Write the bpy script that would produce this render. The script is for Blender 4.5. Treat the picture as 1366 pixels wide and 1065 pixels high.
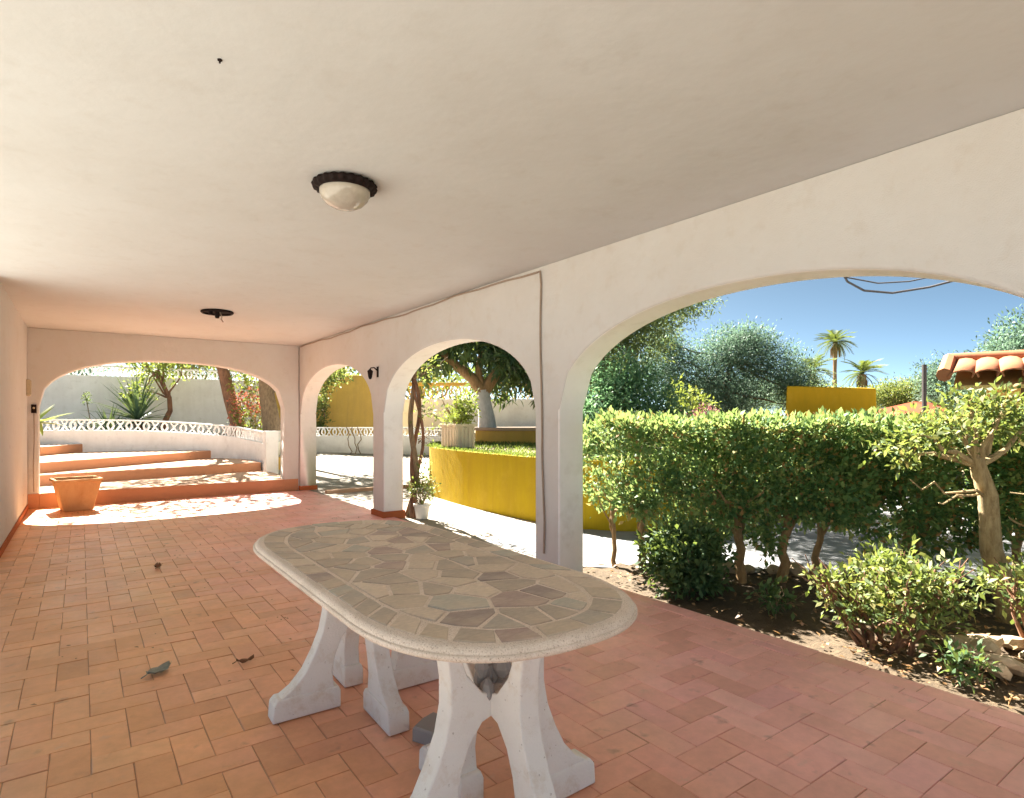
import bpy, bmesh, math, random
import numpy as np
from mathutils import Vector, Matrix, noise as mnoise

for _o in list(bpy.data.objects):
    bpy.data.objects.remove(_o)
S = bpy.context.scene
COL = S.collection
R = math.radians
random.seed(7)
RNG = np.random.default_rng(7)

# ------------------------------------------------------------------ camera, sky, sun, exposure
cam_d = bpy.data.cameras.new('camera')
cam = bpy.data.objects.new('camera', cam_d); COL.objects.link(cam)
cam.location = (0, 0, 1.25)
cam.rotation_euler = (R(90), 0, R(-35.7))
cam_d.sensor_width = 36
cam_d.lens = 36 * 800 / 1366
cam_d.shift_y = 25.5 / 1366
cam_d.clip_start = 0.05
cam_d.clip_end = 600
S.camera = cam

SUN_EL, SUN_AZ = 43.0, 3.6            # azimuth measured from +Y towards +X
world = bpy.data.worlds.new('World'); S.world = world; world.use_nodes = True
wn = world.node_tree
sky = wn.nodes.new('ShaderNodeTexSky'); sky.sky_type = 'NISHITA'; sky.sun_disc = False
sky.sun_elevation = R(SUN_EL); sky.sun_rotation = R(SUN_AZ)
sky.air_density = 0.145; sky.dust_density = 0.4; sky.ozone_density = 0.3; sky.altitude = 0
bgn = wn.nodes['Background']; bgn.inputs['Strength'].default_value = 0.05
tint = wn.nodes.new('ShaderNodeMix'); tint.data_type = 'RGBA'; tint.blend_type = 'MULTIPLY'
tint.inputs[0].default_value = 1; tint.inputs[7].default_value = (.92, 1.06, .86, 1)      # even tint over the whole sky
wn.links.new(sky.outputs[0], tint.inputs[6]); wn.links.new(tint.outputs[2], bgn.inputs[0])
sun_d = bpy.data.lights.new('sun', 'SUN'); sun_d.energy = 5.0; sun_d.angle = R(0.5); sun_d.color = (1, .93, .82)
sun = bpy.data.objects.new('sun', sun_d); COL.objects.link(sun)
_d = Vector((math.sin(R(SUN_AZ)) * math.cos(R(SUN_EL)), math.cos(R(SUN_AZ)) * math.cos(R(SUN_EL)), math.sin(R(SUN_EL))))
sun.rotation_euler = _d.to_track_quat('Z', 'Y').to_euler()
sun.location = (0, 0, 20)
S.view_settings.view_transform = 'Standard'; S.view_settings.look = 'None'
S.view_settings.exposure = 3.05; S.view_settings.gamma = 1; S.view_settings.use_curve_mapping = False
S.render.engine = 'CYCLES'
S.cycles.use_denoising = True
S.cycles.max_bounces = 10; S.cycles.diffuse_bounces = 7; S.cycles.transparent_max_bounces = 6
S.cycles.sample_clamp_indirect = 6

# ------------------------------------------------------------------ materials
def newmat(name):
    m = bpy.data.materials.new(name); m.use_nodes = True
    nt = m.node_tree
    return m, nt, nt.nodes['Principled BSDF']
def nd(nt, t, **k):
    n = nt.nodes.new(t)
    for a, b in k.items(): setattr(n, a, b)
    return n
def ramp(nt, fac, stops):
    r = nd(nt, 'ShaderNodeValToRGB'); e = r.color_ramp.elements
    e[0].position, e[0].color = stops[0][0], (*stops[0][1], 1)
    e[1].position, e[1].color = stops[-1][0], (*stops[-1][1], 1)
    for p, c in stops[1:-1]:
        x = e.new(p); x.color = (*c, 1)
    nt.links.new(fac, r.inputs[0]); return r
def noise_n(nt, scale, detail=4, rough=.55, coord='Object', dist=0, stretch=None):
    tc = nd(nt, 'ShaderNodeTexCoord'); n = nd(nt, 'ShaderNodeTexNoise')
    n.inputs['Scale'].default_value = scale; n.inputs['Detail'].default_value = detail
    n.inputs['Roughness'].default_value = rough; n.inputs['Distortion'].default_value = dist
    src = tc.outputs[coord]
    if stretch:
        mp = nd(nt, 'ShaderNodeMapping'); mp.inputs['Scale'].default_value = stretch
        nt.links.new(src, mp.inputs[0]); src = mp.outputs[0]
    nt.links.new(src, n.inputs['Vector']); return n
def mixc(nt, fac, a, b, mode='MIX'):
    m = nd(nt, 'ShaderNodeMix', data_type='RGBA', blend_type=mode)
    for i, v in ((0, fac), (6, a), (7, b)):
        if hasattr(v, 'links'): nt.links.new(v, m.inputs[i])
        elif isinstance(v, (int, float)): m.inputs[i].default_value = v
        else: m.inputs[i].default_value = (*v, 1)
    return m.outputs[2]
def bump(nt, bs, h, strength=.3, dist=.01, prev=None):
    b = nd(nt, 'ShaderNodeBump'); b.inputs['Strength'].default_value = strength; b.inputs['Distance'].default_value = dist
    nt.links.new(h, b.inputs['Height'])
    if prev: nt.links.new(prev, b.inputs['Normal'])
    nt.links.new(b.outputs[0], bs.inputs['Normal']); return b.outputs[0]

def stucco(name, c, dirt=(.55, .48, .4), amt=.35, fine=160, fs=.35, big=.35, stain=0.0, streak=0.0, crack=0.0, ochre=0.0):
    m, nt, bs = newmat(name)
    n1 = noise_n(nt, 1.3, 6, .65); n2 = noise_n(nt, 7, 5, .6); n3 = noise_n(nt, fine, 3, .6); n4 = noise_n(nt, 4, 3)
    r1 = ramp(nt, n1.outputs[0], [(.42, (0, 0, 0)), (.75, (1, 1, 1))])
    mu = nd(nt, 'ShaderNodeMath', operation='MULTIPLY'); mu.inputs[1].default_value = amt
    nt.links.new(r1.outputs[0], mu.inputs[0])
    col = mixc(nt, mu.outputs[0], c, tuple(x * .5 + y * .5 for x, y in zip(c, dirt)))
    r2 = ramp(nt, n2.outputs[0], [(.55, (0, 0, 0)), (.72, (1, 1, 1))])
    mu2 = nd(nt, 'ShaderNodeMath', operation='MULTIPLY'); mu2.inputs[1].default_value = amt * .35 + stain
    nt.links.new(r2.outputs[0], mu2.inputs[0])
    col = mixc(nt, mu2.outputs[0], col, dirt)
    if streak:      # rain streaks and faded patches
        ns = noise_n(nt, 9, 5, .65, stretch=(1, 1, .12)); rs = ramp(nt, ns.outputs[0], [(.42, (0, 0, 0)), (.70, (streak,) * 3)])
        col = mixc(nt, rs.outputs[0], col, dirt)
        nf = noise_n(nt, 2.6, 5, .7); rf = ramp(nt, nf.outputs[0], [(.5, (0, 0, 0)), (.75, (streak * .6,) * 3)])
        col = mixc(nt, rf.outputs[0], col, tuple(min(1, x * 1.5 + .05) for x in c))
    if ochre:       # rubbed ochre soiling on worn cast stone
        no = noise_n(nt, 11, 6, .72); ro = ramp(nt, no.outputs[0], [(.52, (0, 0, 0)), (.68, (ochre,) * 3)])
        col = mixc(nt, ro.outputs[0], col, (.55, .38, .20))
        npit = noise_n(nt, 70, 2, .5); rp = ramp(nt, npit.outputs[0], [(.24, (.5,) * 3), (.30, (0, 0, 0))])
        col = mixc(nt, rp.outputs[0], col, (.30, .23, .17))
    if crack:       # hairline cracks in the plaster
        tcv = nd(nt, 'ShaderNodeTexCoord'); wz = noise_n(nt, 2.2, 5, .7)
        mv = nd(nt, 'ShaderNodeMix', data_type='VECTOR'); mv.inputs[0].default_value = .22
        nt.links.new(tcv.outputs['Object'], mv.inputs[4]); nt.links.new(wz.outputs['Color'], mv.inputs[5])
        vo = nd(nt, 'ShaderNodeTexVoronoi', feature='DISTANCE_TO_EDGE'); vo.inputs['Scale'].default_value = .75
        nt.links.new(mv.outputs[1], vo.inputs['Vector'])
        rc = ramp(nt, vo.outputs['Distance'], [(.0, (crack,) * 3), (.0022, (0, 0, 0))])
        msk = ramp(nt, noise_n(nt, .9, 3).outputs[0], [(.5, (0, 0, 0)), (.62, (1, 1, 1))])
        mm_ = nd(nt, 'ShaderNodeMath', operation='MULTIPLY'); nt.links.new(rc.outputs[0], mm_.inputs[0]); nt.links.new(msk.outputs[0], mm_.inputs[1])
        col = mixc(nt, mm_.outputs[0], col, (.22, .17, .13))
    nt.links.new(col, bs.inputs['Base Color'])
    bs.inputs['Roughness'].default_value = .9; bs.inputs['Specular IOR Level'].default_value = .15
    p = bump(nt, bs, n4.outputs[0], big, .02)
    bump(nt, bs, n3.outputs[0], fs, .004, p)
    return m

M = {}
M['wall'] = stucco('white_stucco', (.61, .605, .59), (.46, .39, .31), .45, fs=.6, big=.8, stain=.06)
M['ceiling'] = stucco('ceiling_paint', (.59, .61, .605), (.42, .39, .34), .4, 90, .12, .3, stain=.03)
M['jamb'] = stucco('whitewash_lit_reveal', (.88, .87, .85), (.55, .5, .44), .4, fs=.6, big=.8, stain=.14)  # whiter paint, with outdoor light on the reveals put into its colour
M['white'] = stucco('garden_white', (.84, .84, .83), (.5, .48, .45), .9, streak=.12)
M['yellow'] = stucco('ochre_paint', (.40, .285, .011), (.30, .19, .015), .7, 120, .5, streak=.45)
M['tank'] = stucco('tank_paint', (.66, .40, .02), (.5, .33, .02), .6, 60, .4, streak=.4)
M['yellow2'] = stucco('pale_ochre_paint', (.62, .40, .10), (.45, .3, .1), .6, 120, .4, streak=.4)
M['skirt'] = stucco('terracotta_skirting', (.42, .13, .05), (.25, .09, .04), .6, 80, .2)
M['riser'] = stucco('step_riser', (.50, .25, .14), (.36, .18, .11), .6, 80, .2)
M['tread'] = stucco('step_tread', (.55, .38, .27), (.4, .25, .17), .6, 80, .2)
M['hutw'] = stucco('hut_ochre', (.80, .56, .22), (.6, .4, .15), .5, 60, .4)
M['legw'] = stucco('white_cast_stone', (.90, .86, .80), (.6, .5, .4), .35, 140, .7, .6, ochre=.32)
M['conc'] = stucco('grey_concrete', (.38, .36, .34), (.22, .2, .18), .6, 90, .6)
M['paving'] = stucco('pale_paving', (.34, .31, .265), (.17, .145, .115), .7, 40, .5)
M['bounce_patio'] = stucco('pale_bounce_paving', (.40, .39, .37), (.33, .31, .28), .4, 40, .5)
M['path'] = stucco('grey_path', (.24, .245, .255), (.13, .13, .13), .6, 40, .5)
M['ground'] = stucco('dry_ground', (.25, .2, .13), (.12, .13, .06), .8, 30, .6)
M['pot'] = stucco('terracotta_pot', (.56, .35, .18), (.40, .19, .07), .9, 60, .4, streak=.5)
M['potpale'] = stucco('pale_stone_pot', (.74, .65, .52), (.5, .4, .28), .8, 60, .4, streak=.3)
M['potwhite'] = stucco('white_pot', (.66, .64, .60), (.4, .34, .28), .7, 60, .3)
M['rock'] = stucco('pale_rock', (.46, .36, .25), (.28, .2, .13), .8, 30, .8)
M['rooftile'] = stucco('roof_tile', (.40, .16, .08), (.3, .16, .1), .7, 50, .3)
M['farroof'] = stucco('far_roof_tile', (.22, .055, .022), (.18, .07, .04), .7, 6, .5)
M['wood'] = stucco('old_wood', (.2, .12, .06), (.1, .06, .03), .7, 50, .3)

def simple(name, c, rough=.5, metal=0, spec=.5):
    m, nt, bs = newmat(name)
    n = noise_n(nt, 30, 4)
    col = mixc(nt, n.outputs[0], tuple(x * .75 for x in c), tuple(min(1, x * 1.2) for x in c))
    nt.links.new(col, bs.inputs['Base Color']); bs.inputs['Roughness'].default_value = rough
    bs.inputs['Metallic'].default_value = metal; bs.inputs['Specular IOR Level'].default_value = spec
    return m
M['iron'] = simple('dark_iron', (.014, .008, .007), .75, 0, .15)
M['glass'] = simple('opal_glass', (.42, .385, .33), .12)
M['cable'] = simple('cable_sheath', (.33, .26, .2), .7)
M['rod'] = simple('grey_wire', (.12, .12, .14), .5)
M['box'] = simple('beige_plastic', (.5, .42, .28), .5)
M['soil_pot'] = simple('potting_soil', (.06, .04, .025), .95)
M['deadleaf'] = simple('dead_leaf', (.22, .10, .045), .7)
M['greyleaf'] = simple('grey_dry_leaf', (.26, .27, .22), .6)
M['frame_dark'] = simple('dark_pole', (.06, .05, .05), .6)

# terracotta tile, one version coloured per object, one per loose piece
def tile_mat(name, per_object):
    m, nt, bs = newmat(name)
    if per_object:
        rnd = nd(nt, 'ShaderNodeObjectInfo').outputs['Random']
    else:
        rnd = nd(nt, 'ShaderNodeNewGeometry').outputs['Random Per Island']
    geo = nd(nt, 'ShaderNodeNewGeometry')
    base = ramp(nt, rnd, [(0, (.68, .33, .155)), (.12, (.78, .385, .185)), (.35, (.82, .415, .205)), (.55, (.86, .445, .225)), (.75, (.80, .39, .21)), (.9, (.87, .47, .24)), (1, (.73, .345, .17))])
    def gn(sc, det=5, rough=.6):
        n = nd(nt, 'ShaderNodeTexNoise'); n.inputs['Scale'].default_value = sc; n.inputs['Detail'].default_value = det
        n.inputs['Roughness'].default_value = rough; nt.links.new(geo.outputs['Position'], n.inputs['Vector']); return n.outputs[0]
    r1 = ramp(nt, gn(2.2), [(.35, (.84, .82, .79)), (.65, (1.04, 1.02, 1.0))])
    col = mixc(nt, .75, base.outputs[0], r1.outputs[0], 'MULTIPLY')
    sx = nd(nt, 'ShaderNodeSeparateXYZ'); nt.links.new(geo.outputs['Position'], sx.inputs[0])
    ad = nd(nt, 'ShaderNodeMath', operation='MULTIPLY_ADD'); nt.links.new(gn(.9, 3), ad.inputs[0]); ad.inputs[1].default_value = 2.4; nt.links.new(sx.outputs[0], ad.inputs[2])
    pk = ramp(nt, ad.outputs[0], [(0, (1.0, 1.0, .95)), (1, (1.14, 1.2, 2.2))])  # pinker and paler towards +X: sky sheen put into the tile colour
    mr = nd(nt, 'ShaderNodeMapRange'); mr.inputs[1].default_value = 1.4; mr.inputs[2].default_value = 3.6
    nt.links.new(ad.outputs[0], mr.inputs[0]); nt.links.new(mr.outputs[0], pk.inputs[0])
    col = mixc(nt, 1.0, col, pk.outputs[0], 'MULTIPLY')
    r2 = ramp(nt, gn(16, 6, .7), [(.3, (.88, .86, .84)), (.7, (1.08, 1.08, 1.08))])
    col = mixc(nt, .8, col, r2.outputs[0], 'MULTIPLY')
    # pale lime bloom and dark dirt spots
    r3 = ramp(nt, gn(5.5, 6, .7), [(.62, (0, 0, 0)), (.74, (.42, .42, .42))])
    col = mixc(nt, r3.outputs[0], col, (.56, .42, .33))
    r4 = ramp(nt, gn(9.5, 3, .5), [(.64, (0, 0, 0)), (.76, (.42, .42, .42))])
    col = mixc(nt, r4.outputs[0], col, (.14, .085, .06))
    nt.links.new(col, bs.inputs['Base Color'])
    bs.inputs['Specular IOR Level'].default_value = .45
    rr = ramp(nt, gn(3.5), [(.3, (.28, .28, .28)), (.7, (.46, .46, .46))])
    nt.links.new(rr.outputs[0], bs.inputs['Roughness'])
    p = bump(nt, bs, gn(14, 4), .25, .006)
    bump(nt, bs, gn(220, 3), .12, .002, p)
    return m
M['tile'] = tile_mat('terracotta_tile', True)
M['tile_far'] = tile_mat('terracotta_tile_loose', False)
M['mortar'] = stucco('mortar_joint', (.50, .31, .20), (.28, .17, .11), .7, 120, .3)

# mosaic slate stones and terrazzo rim
def stone_mat():
    m, nt, bs = newmat('mosaic_stone')
    rnd = nd(nt, 'ShaderNodeObjectInfo').outputs['Random']
    base = ramp(nt, rnd, [(0, (.45, .365, .285)), (.2, (.55, .44, .33)), (.38, (.45, .385, .315)), (.52, (.42, .30, .255)), (.60, (.64, .51, .39)), (.75, (.47, .43, .355)), (.86, (.71, .57, .44)), (.96, (.34, .26, .225))])
    base.color_ramp.interpolation = 'CONSTANT'
    n = noise_n(nt, 35, 6, .7, stretch=(1, 2.5, 1)); n2 = noise_n(nt, 6, 4)
    r = ramp(nt, n.outputs[0], [(.3, (.72, .72, .72)), (.7, (1.2, 1.2, 1.2))])
    col = mixc(nt, .8, base.outputs[0], r.outputs[0], 'MULTIPLY')
    r2 = ramp(nt, n2.outputs[0], [(.4, (0, 0, 0)), (.7, (.5, .5, .5))])
    col = mixc(nt, r2.outputs[0], col, (.68, .53, .39))
    nt.links.new(col, bs.inputs['Base Color']); bs.inputs['Roughness'].default_value = .5
    bs.inputs['Specular IOR Level'].default_value = .35
    bump(nt, bs, n.outputs[0], .3, .003)
    return m
M['stone'] = stone_mat()
def terrazzo():
    m, nt, bs = newmat('terrazzo_rim')
    n = noise_n(nt, 260, 2, .5); n2 = noise_n(nt, 8, 4)
    r = ramp(nt, n.outputs[0], [(.28, (.36, .25, .18)), (.40, (.74, .61, .51)), (.6, (.80, .68, .58)), (.75, (.86, .78, .69))])
    r2 = ramp(nt, n2.outputs[0], [(.3, (.8, .78, .74)), (.7, (1.05, 1.05, 1.05))])
    col = mixc(nt, .8, r.outputs[0], r2.outputs[0], 'MULTIPLY')
    nt.links.new(col, bs.inputs['Base Color']); bs.inputs['Roughness'].default_value = .75
    bump(nt, bs, n.outputs[0], .5, .003)
    return m
M['terrazzo'] = terrazzo()

def leaf_mat(name, stops, trans=.35, rough=.6, tcol=None):
    m = bpy.data.materials.new(name); m.use_nodes = True; nt = m.node_tree
    for n in list(nt.nodes): nt.nodes.remove(n)
    out = nd(nt, 'ShaderNodeOutputMaterial'); bs = nd(nt, 'ShaderNodeBsdfPrincipled'); tr = nd(nt, 'ShaderNodeBsdfTranslucent'); mx = nd(nt, 'ShaderNodeMixShader')
    g = nd(nt, 'ShaderNodeNewGeometry')
    r = ramp(nt, g.outputs['Random Per Island'], stops)
    nt.links.new(r.outputs[0], bs.inputs['Base Color'])
    bs.inputs['Roughness'].default_value = rough; bs.inputs['Specular IOR Level'].default_value = .35
    tc = mixc(nt, .55, r.outputs[0], tcol or (.30, .36, .05))
    nt.links.new(tc, tr.inputs[0]); mx.inputs[0].default_value = trans
    nt.links.new(bs.outputs[0], mx.inputs[1]); nt.links.new(tr.outputs[0], mx.inputs[2]); nt.links.new(mx.outputs[0], out.inputs[0])
    return m
M['hedge'] = leaf_mat('hedge_leaf', [(0, (.05, .135, .055)), (.35, (.095, .215, .08)), (.65, (.165, .29, .10)), (.85, (.27, .345, .12)), (.92, (.36, .34, .13)), (.935, (.36, .17, .06)), (1, (.46, .27, .12))], .4, tcol=(.38, .45, .12))
M['shrub'] = leaf_mat('shrub_leaf', [(0, (.06, .11, .035)), (.4, (.12, .17, .055)), (.75, (.20, .235, .085)), (.92, (.30, .30, .12)), (.96, (.34, .24, .09)), (1, (.42, .3, .14))], .38)
M['dshrub'] = leaf_mat('dark_shrub_leaf', [(0, (.04, .09, .035)), (.6, (.075, .15, .06)), (1, (.14, .21, .08))], .3)
M['ficus'] = leaf_mat('rubber_leaf', [(0, (.03, .075, .04)), (.6, (.06, .13, .065)), (1, (.13, .21, .10))], .3, .3)
M['pine'] = leaf_mat('pine_leaf', [(0, (.07, .12, .065)), (.6, (.11, .18, .09)), (1, (.2, .26, .11))], .4)
M['teal'] = leaf_mat('bluegreen_leaf', [(0, (.07, .17, .10)), (.6, (.12, .26, .16)), (1, (.22, .36, .20))], .45, tcol=(.24, .42, .16))
M['olive'] = leaf_mat('olive_leaf', [(0, (.06, .12, .085)), (.6, (.10, .18, .13)), (1, (.18, .26, .18))], .35, tcol=(.2, .32, .2))
M['lime'] = leaf_mat('yellowgreen_leaf', [(0, (.10, .15, .03)), (.6, (.2, .26, .05)), (1, (.34, .36, .10))], .4)
M['yucca'] = leaf_mat('yucca_blade', [(0, (.04, .085, .05)), (1, (.085, .14, .085))], .15)
M['palm'] = leaf_mat('palm_frond', [(0, (.05, .09, .03)), (1, (.13, .18, .06))], .25)
M['brown'] = leaf_mat('dry_leaf', [(0, (.14, .08, .04)), (.5, (.26, .15, .07)), (1, (.38, .25, .13))], .2, tcol=(.4, .2, .05))
M['red'] = leaf_mat('bougainvillea_bract', [(0, (.45, .10, .06)), (.6, (.55, .2, .12)), (1, (.5, .3, .25))], .35, tcol=(.6, .15, .08))
M['pink'] = leaf_mat('pink_blossom', [(0, (.35, .16, .18)), (1, (.5, .28, .28))], .35, tcol=(.5, .2, .2))
M['grass'] = leaf_mat('grass_blade', [(0, (.05, .11, .02)), (.6, (.09, .17, .035)), (1, (.2, .22, .07))], .35)

def bark(name, c, c2, sc=14):
    m, nt, bs = newmat(name)
    n = noise_n(nt, sc, 6, .7, stretch=(2, 2, .7)); r = ramp(nt, n.outputs[0], [(.35, c2), (.65, c)])
    nt.links.new(r.outputs[0], bs.inputs['Base Color']); bs.inputs['Roughness'].default_value = .9
    bump(nt, bs, n.outputs[0], .7, .015); return m
M['bark'] = bark('grey_bark', (.30, .21, .12), (.13, .085, .05))
M['barkred'] = bark('brown_bark', (.27, .13, .07), (.10, .05, .03), 9)
M['barkpale'] = bark('pale_bark', (.42, .32, .17), (.22, .15, .07), 16)
M['barktan'] = bark('tan_bark', (.42, .27, .13), (.24, .15, .07), 10)
M['lime_wash'] = bark('limewashed_bark', (.62, .62, .62), (.45, .45, .46), 10)
def soil_mat():
    m, nt, bs = newmat('garden_soil')
    n = noise_n(nt, 9, 8, .75); n2 = noise_n(nt, 60, 4, .7)
    r = ramp(nt, n.outputs[0], [(.3, (.05, .033, .018)), (.55, (.095, .065, .035)), (.75, (.17, .12, .07))])
    nt.links.new(r.outputs[0], bs.inputs['Base Color']); bs.inputs['Roughness'].default_value = .95
    p = bump(nt, bs, n.outputs[0], .8, .03); bump(nt, bs, n2.outputs[0], .7, .01, p); return m
M['soil'] = soil_mat()

# ------------------------------------------------------------------ mesh helpers
def tag(o, label=None, cat=None, group=None, kind=None):
    if label: o['label'] = label
    if cat: o['category'] = cat
    if group: o['group'] = group
    if kind: o['kind'] = kind
    return o
def empty(name, loc=(0, 0, 0), rz=0):
    o = bpy.data.objects.new(name, None); COL.objects.link(o); o.location = loc; o.rotation_euler.z = rz
    o.empty_display_size = .1
    return o
def link(name, me, parent=None, loc=None):
    o = bpy.data.objects.new(name, me); COL.objects.link(o)
    if parent is not None: o.parent = parent
    if loc is not None: o.location = loc
    return o
class MB:
    def __init__(s): s.v, s.f = [], []
    def add(s, vs, fs):
        b = len(s.v); s.v += [tuple(x) for x in vs]; s.f += [tuple(i + b for i in f) for f in fs]; return s
    def box(s, x0, x1, y0, y1, z0, z1):
        return s.add([(x0, y0, z0), (x1, y0, z0), (x1, y1, z0), (x0, y1, z0), (x0, y0, z1), (x1, y0, z1), (x1, y1, z1), (x0, y1, z1)],
                     [(0, 3, 2, 1), (4, 5, 6, 7), (0, 1, 5, 4), (1, 2, 6, 5), (2, 3, 7, 6), (3, 0, 4, 7)])
    def tube(s, pts, rad, n=8, cap=True):
        pts = [Vector(p) for p in pts]
        if not hasattr(rad, '__len__'): rad = [rad] * len(pts)
        rings = []; up = None
        for i, p in enumerate(pts):
            t = (pts[min(i + 1, len(pts) - 1)] - pts[max(i - 1, 0)]).normalized()
            if up is None: up = t.orthogonal().normalized()
            up = (up - t * up.dot(t))
            up = up.normalized() if up.length > 1e-6 else t.orthogonal().normalized()
            w = t.cross(up)
            rings.append([p + (up * math.cos(a) + w * math.sin(a)) * rad[i] for a in (2 * math.pi * k / n for k in range(n))])
        vs = [q for r in rings for q in r]; fs = []
        for i in range(len(pts) - 1):
            for k in range(n):
                k2 = (k + 1) % n
                fs.append((i * n + k, i * n + k2, (i + 1) * n + k2, (i + 1) * n + k))
        if cap:
            fs.append(tuple(range(n - 1, -1, -1))); fs.append(tuple((len(pts) - 1) * n + k for k in range(n)))
        return s.add(vs, fs)
    def lathe(s, prof, n=24, c=(0, 0, 0), cap0=True, cap1=True, wob=None):
        vs, fs = [], []
        for j, (r, z) in enumerate(prof):
            for k in range(n):
                a = 2 * math.pi * k / n; rr = r * (wob(a, j) if wob else 1)
                vs.append((c[0] + rr * math.cos(a), c[1] + rr * math.sin(a), c[2] + z))
        for j in range(len(prof) - 1):
            for k in range(n):
                k2 = (k + 1) % n
                fs.append((j * n + k, j * n + k2, (j + 1) * n + k2, (j + 1) * n + k))
        if cap0: fs.append(tuple(range(n - 1, -1, -1)))
        if cap1: fs.append(tuple((len(prof) - 1) * n + k for k in range(n)))
        return s.add(vs, fs)
    def prism(s, poly, z0, z1, inset=0):
        n = len(poly)
        if inset:
            cx = sum(p[0] for p in poly) / n; cy = sum(p[1] for p in poly) / n
            top = [(p[0] + (cx - p[0]) * inset / max(1e-6, math.hypot(p[0] - cx, p[1] - cy)), p[1] + (cy - p[1]) * inset / max(1e-6, math.hypot(p[0] - cx, p[1] - cy))) for p in poly]
            vs = [(x, y, z0) for x, y in poly] + [(x, y, z1 - inset) for x, y in poly] + [(x, y, z1) for x, y in top]
            fs = [tuple(2 * n + k for k in range(n))]
            for l in range(2):
                for k in range(n):
                    k2 = (k + 1) % n; fs.append((l * n + k, l * n + k2, (l + 1) * n + k2, (l + 1) * n + k))
            return s.add(vs, fs)
        vs = [(x, y, z0) for x, y in poly] + [(x, y, z1) for x, y in poly]
        fs = [tuple(range(n - 1, -1, -1)), tuple(n + k for k in range(n))]
        for k in range(n):
            k2 = (k + 1) % n; fs.append((k, k2, n + k2, n + k))
        return s.add(vs, fs)
    def mesh(s, name, mat, smooth=True, ang=40):
        me = bpy.data.meshes.new(name); me.from_pydata(s.v, [], s.f); me.update()
        me.materials.append(mat)
        if smooth:
            me.polygons.foreach_set('use_smooth', [True] * len(me.polygons))
            try: me.set_sharp_from_angle(angle=R(ang))
            except Exception: pass
        return me
    def build(s, name, mat, parent=None, smooth=True, ang=40, loc=None, bevel=0, seg=2, merge=False):
        me = s.mesh(name, mat, smooth, ang)
        if merge:
            bm = bmesh.new(); bm.from_mesh(me); bmesh.ops.remove_doubles(bm, verts=bm.verts, dist=1e-4)
            bmesh.ops.recalc_face_normals(bm, faces=bm.faces); bm.to_mesh(me); bm.free()
        o = link(name, me, parent, loc)
        if bevel:
            b = o.modifiers.new('bevel', 'BEVEL'); b.width = bevel; b.segments = seg; b.limit_method = 'ANGLE'; b.angle_limit = R(35); b.harden_normals = True
        return o

def leaves_mesh(name, C, D, N, L, W, mat, bend=.15):
    """one folded diamond leaf per row: C base, D axis, N normal, L length, W width"""
    n = len(C)
    D = D / np.linalg.norm(D, axis=1, keepdims=True)
    Sd = np.cross(D, N); Sd /= (np.linalg.norm(Sd, axis=1, keepdims=True) + 1e-9)
    Nn = np.cross(Sd, D)
    L = np.broadcast_to(np.asarray(L, float), (n,))[:, None]; W = np.broadcast_to(np.asarray(W, float), (n,))[:, None]
    v = np.empty((n, 4, 3))
    v[:, 0] = C
    v[:, 1] = C + D * L * .5 + Sd * W * .5 + Nn * W * bend
    v[:, 2] = C + D * L - Nn * L * bend * .6
    v[:, 3] = C + D * L * .5 - Sd * W * .5 + Nn * W * bend
    me = bpy.data.meshes.new(name)
    me.vertices.add(n * 4); me.loops.add(n * 4); me.polygons.add(n)
    me.vertices.foreach_set('co', v.reshape(-1))
    me.loops.foreach_set('vertex_index', np.arange(n * 4, dtype=np.int32))
    me.polygons.foreach_set('loop_start', np.arange(0, n * 4, 4, dtype=np.int32))
    me.polygons.foreach_set('loop_total', np.full(n, 4, dtype=np.int32))
    me.update(); me.validate(); me.materials.append(mat)
    return me
def rnd_dirs(n, up=.0):
    d = RNG.normal(size=(n, 3)); d /= np.linalg.norm(d, axis=1, keepdims=True); d[:, 2] += up
    return d / np.linalg.norm(d, axis=1, keepdims=True)
def in_ellipsoids(ells, n, shell=.35):
    """points spread over clumps: ells = [(center, radii)], more near the surface"""
    vol = np.array([r[0] * r[1] * r[2] for c, r in ells]) ** .75; vol /= vol.sum()
    k = RNG.choice(len(ells), n, p=vol)
    c = np.array([e[0] for e in ells])[k]; r = np.array([e[1] for e in ells])[k]
    rad = RNG.random(n) ** shell
    return c + rnd_dirs(n) * rad[:, None] * r
def clumpy(ells, nclump, per, spread, shell=.4):
    cc = in_ellipsoids(ells, nclump, shell)
    pts = np.repeat(cc, per, 0) + RNG.normal(size=(nclump * per, 3)) * spread
    out = pts - np.repeat(cc, per, 0)
    return pts, out
def foliage(name, parent, mat, ells, nclump, per, spread, L, W, up=.35, shell=.4, origin=(0, 0, 0)):
    pts, out = clumpy(ells, nclump, per, spread, shell)
    d = rnd_dirs(len(pts)) * .7 + out / (spread + 1e-6) * .6; d[:, 2] += up * .6
    nrm = rnd_dirs(len(pts)) * .8; nrm[:, 2] += .8
    sc = RNG.uniform(.7, 1.25, len(pts))
    me = leaves_mesh(name, pts - np.array(origin), d, nrm, L * sc, W * sc, mat)
    return link(name, me, parent)
def branch_path(a, b, wob=.08, n=6):
    a, b = Vector(a), Vector(b); L = (b - a).length; pts = []
    for i in range(n + 1):
        t = i / n; p = a.lerp(b, t)
        if 0 < i < n: p += Vector((random.uniform(-1, 1), random.uniform(-1, 1), random.uniform(-1, 1))) * wob * L
        pts.append(p)
    return pts
def twigs(mb, a, tips, r0, r1, wob=.07, n=5):
    for t in tips:
        p = branch_path(a, t, wob, n); mb.tube(p, [r0 + (r1 - r0) * i / n for i in range(n + 1)], 6)

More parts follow.
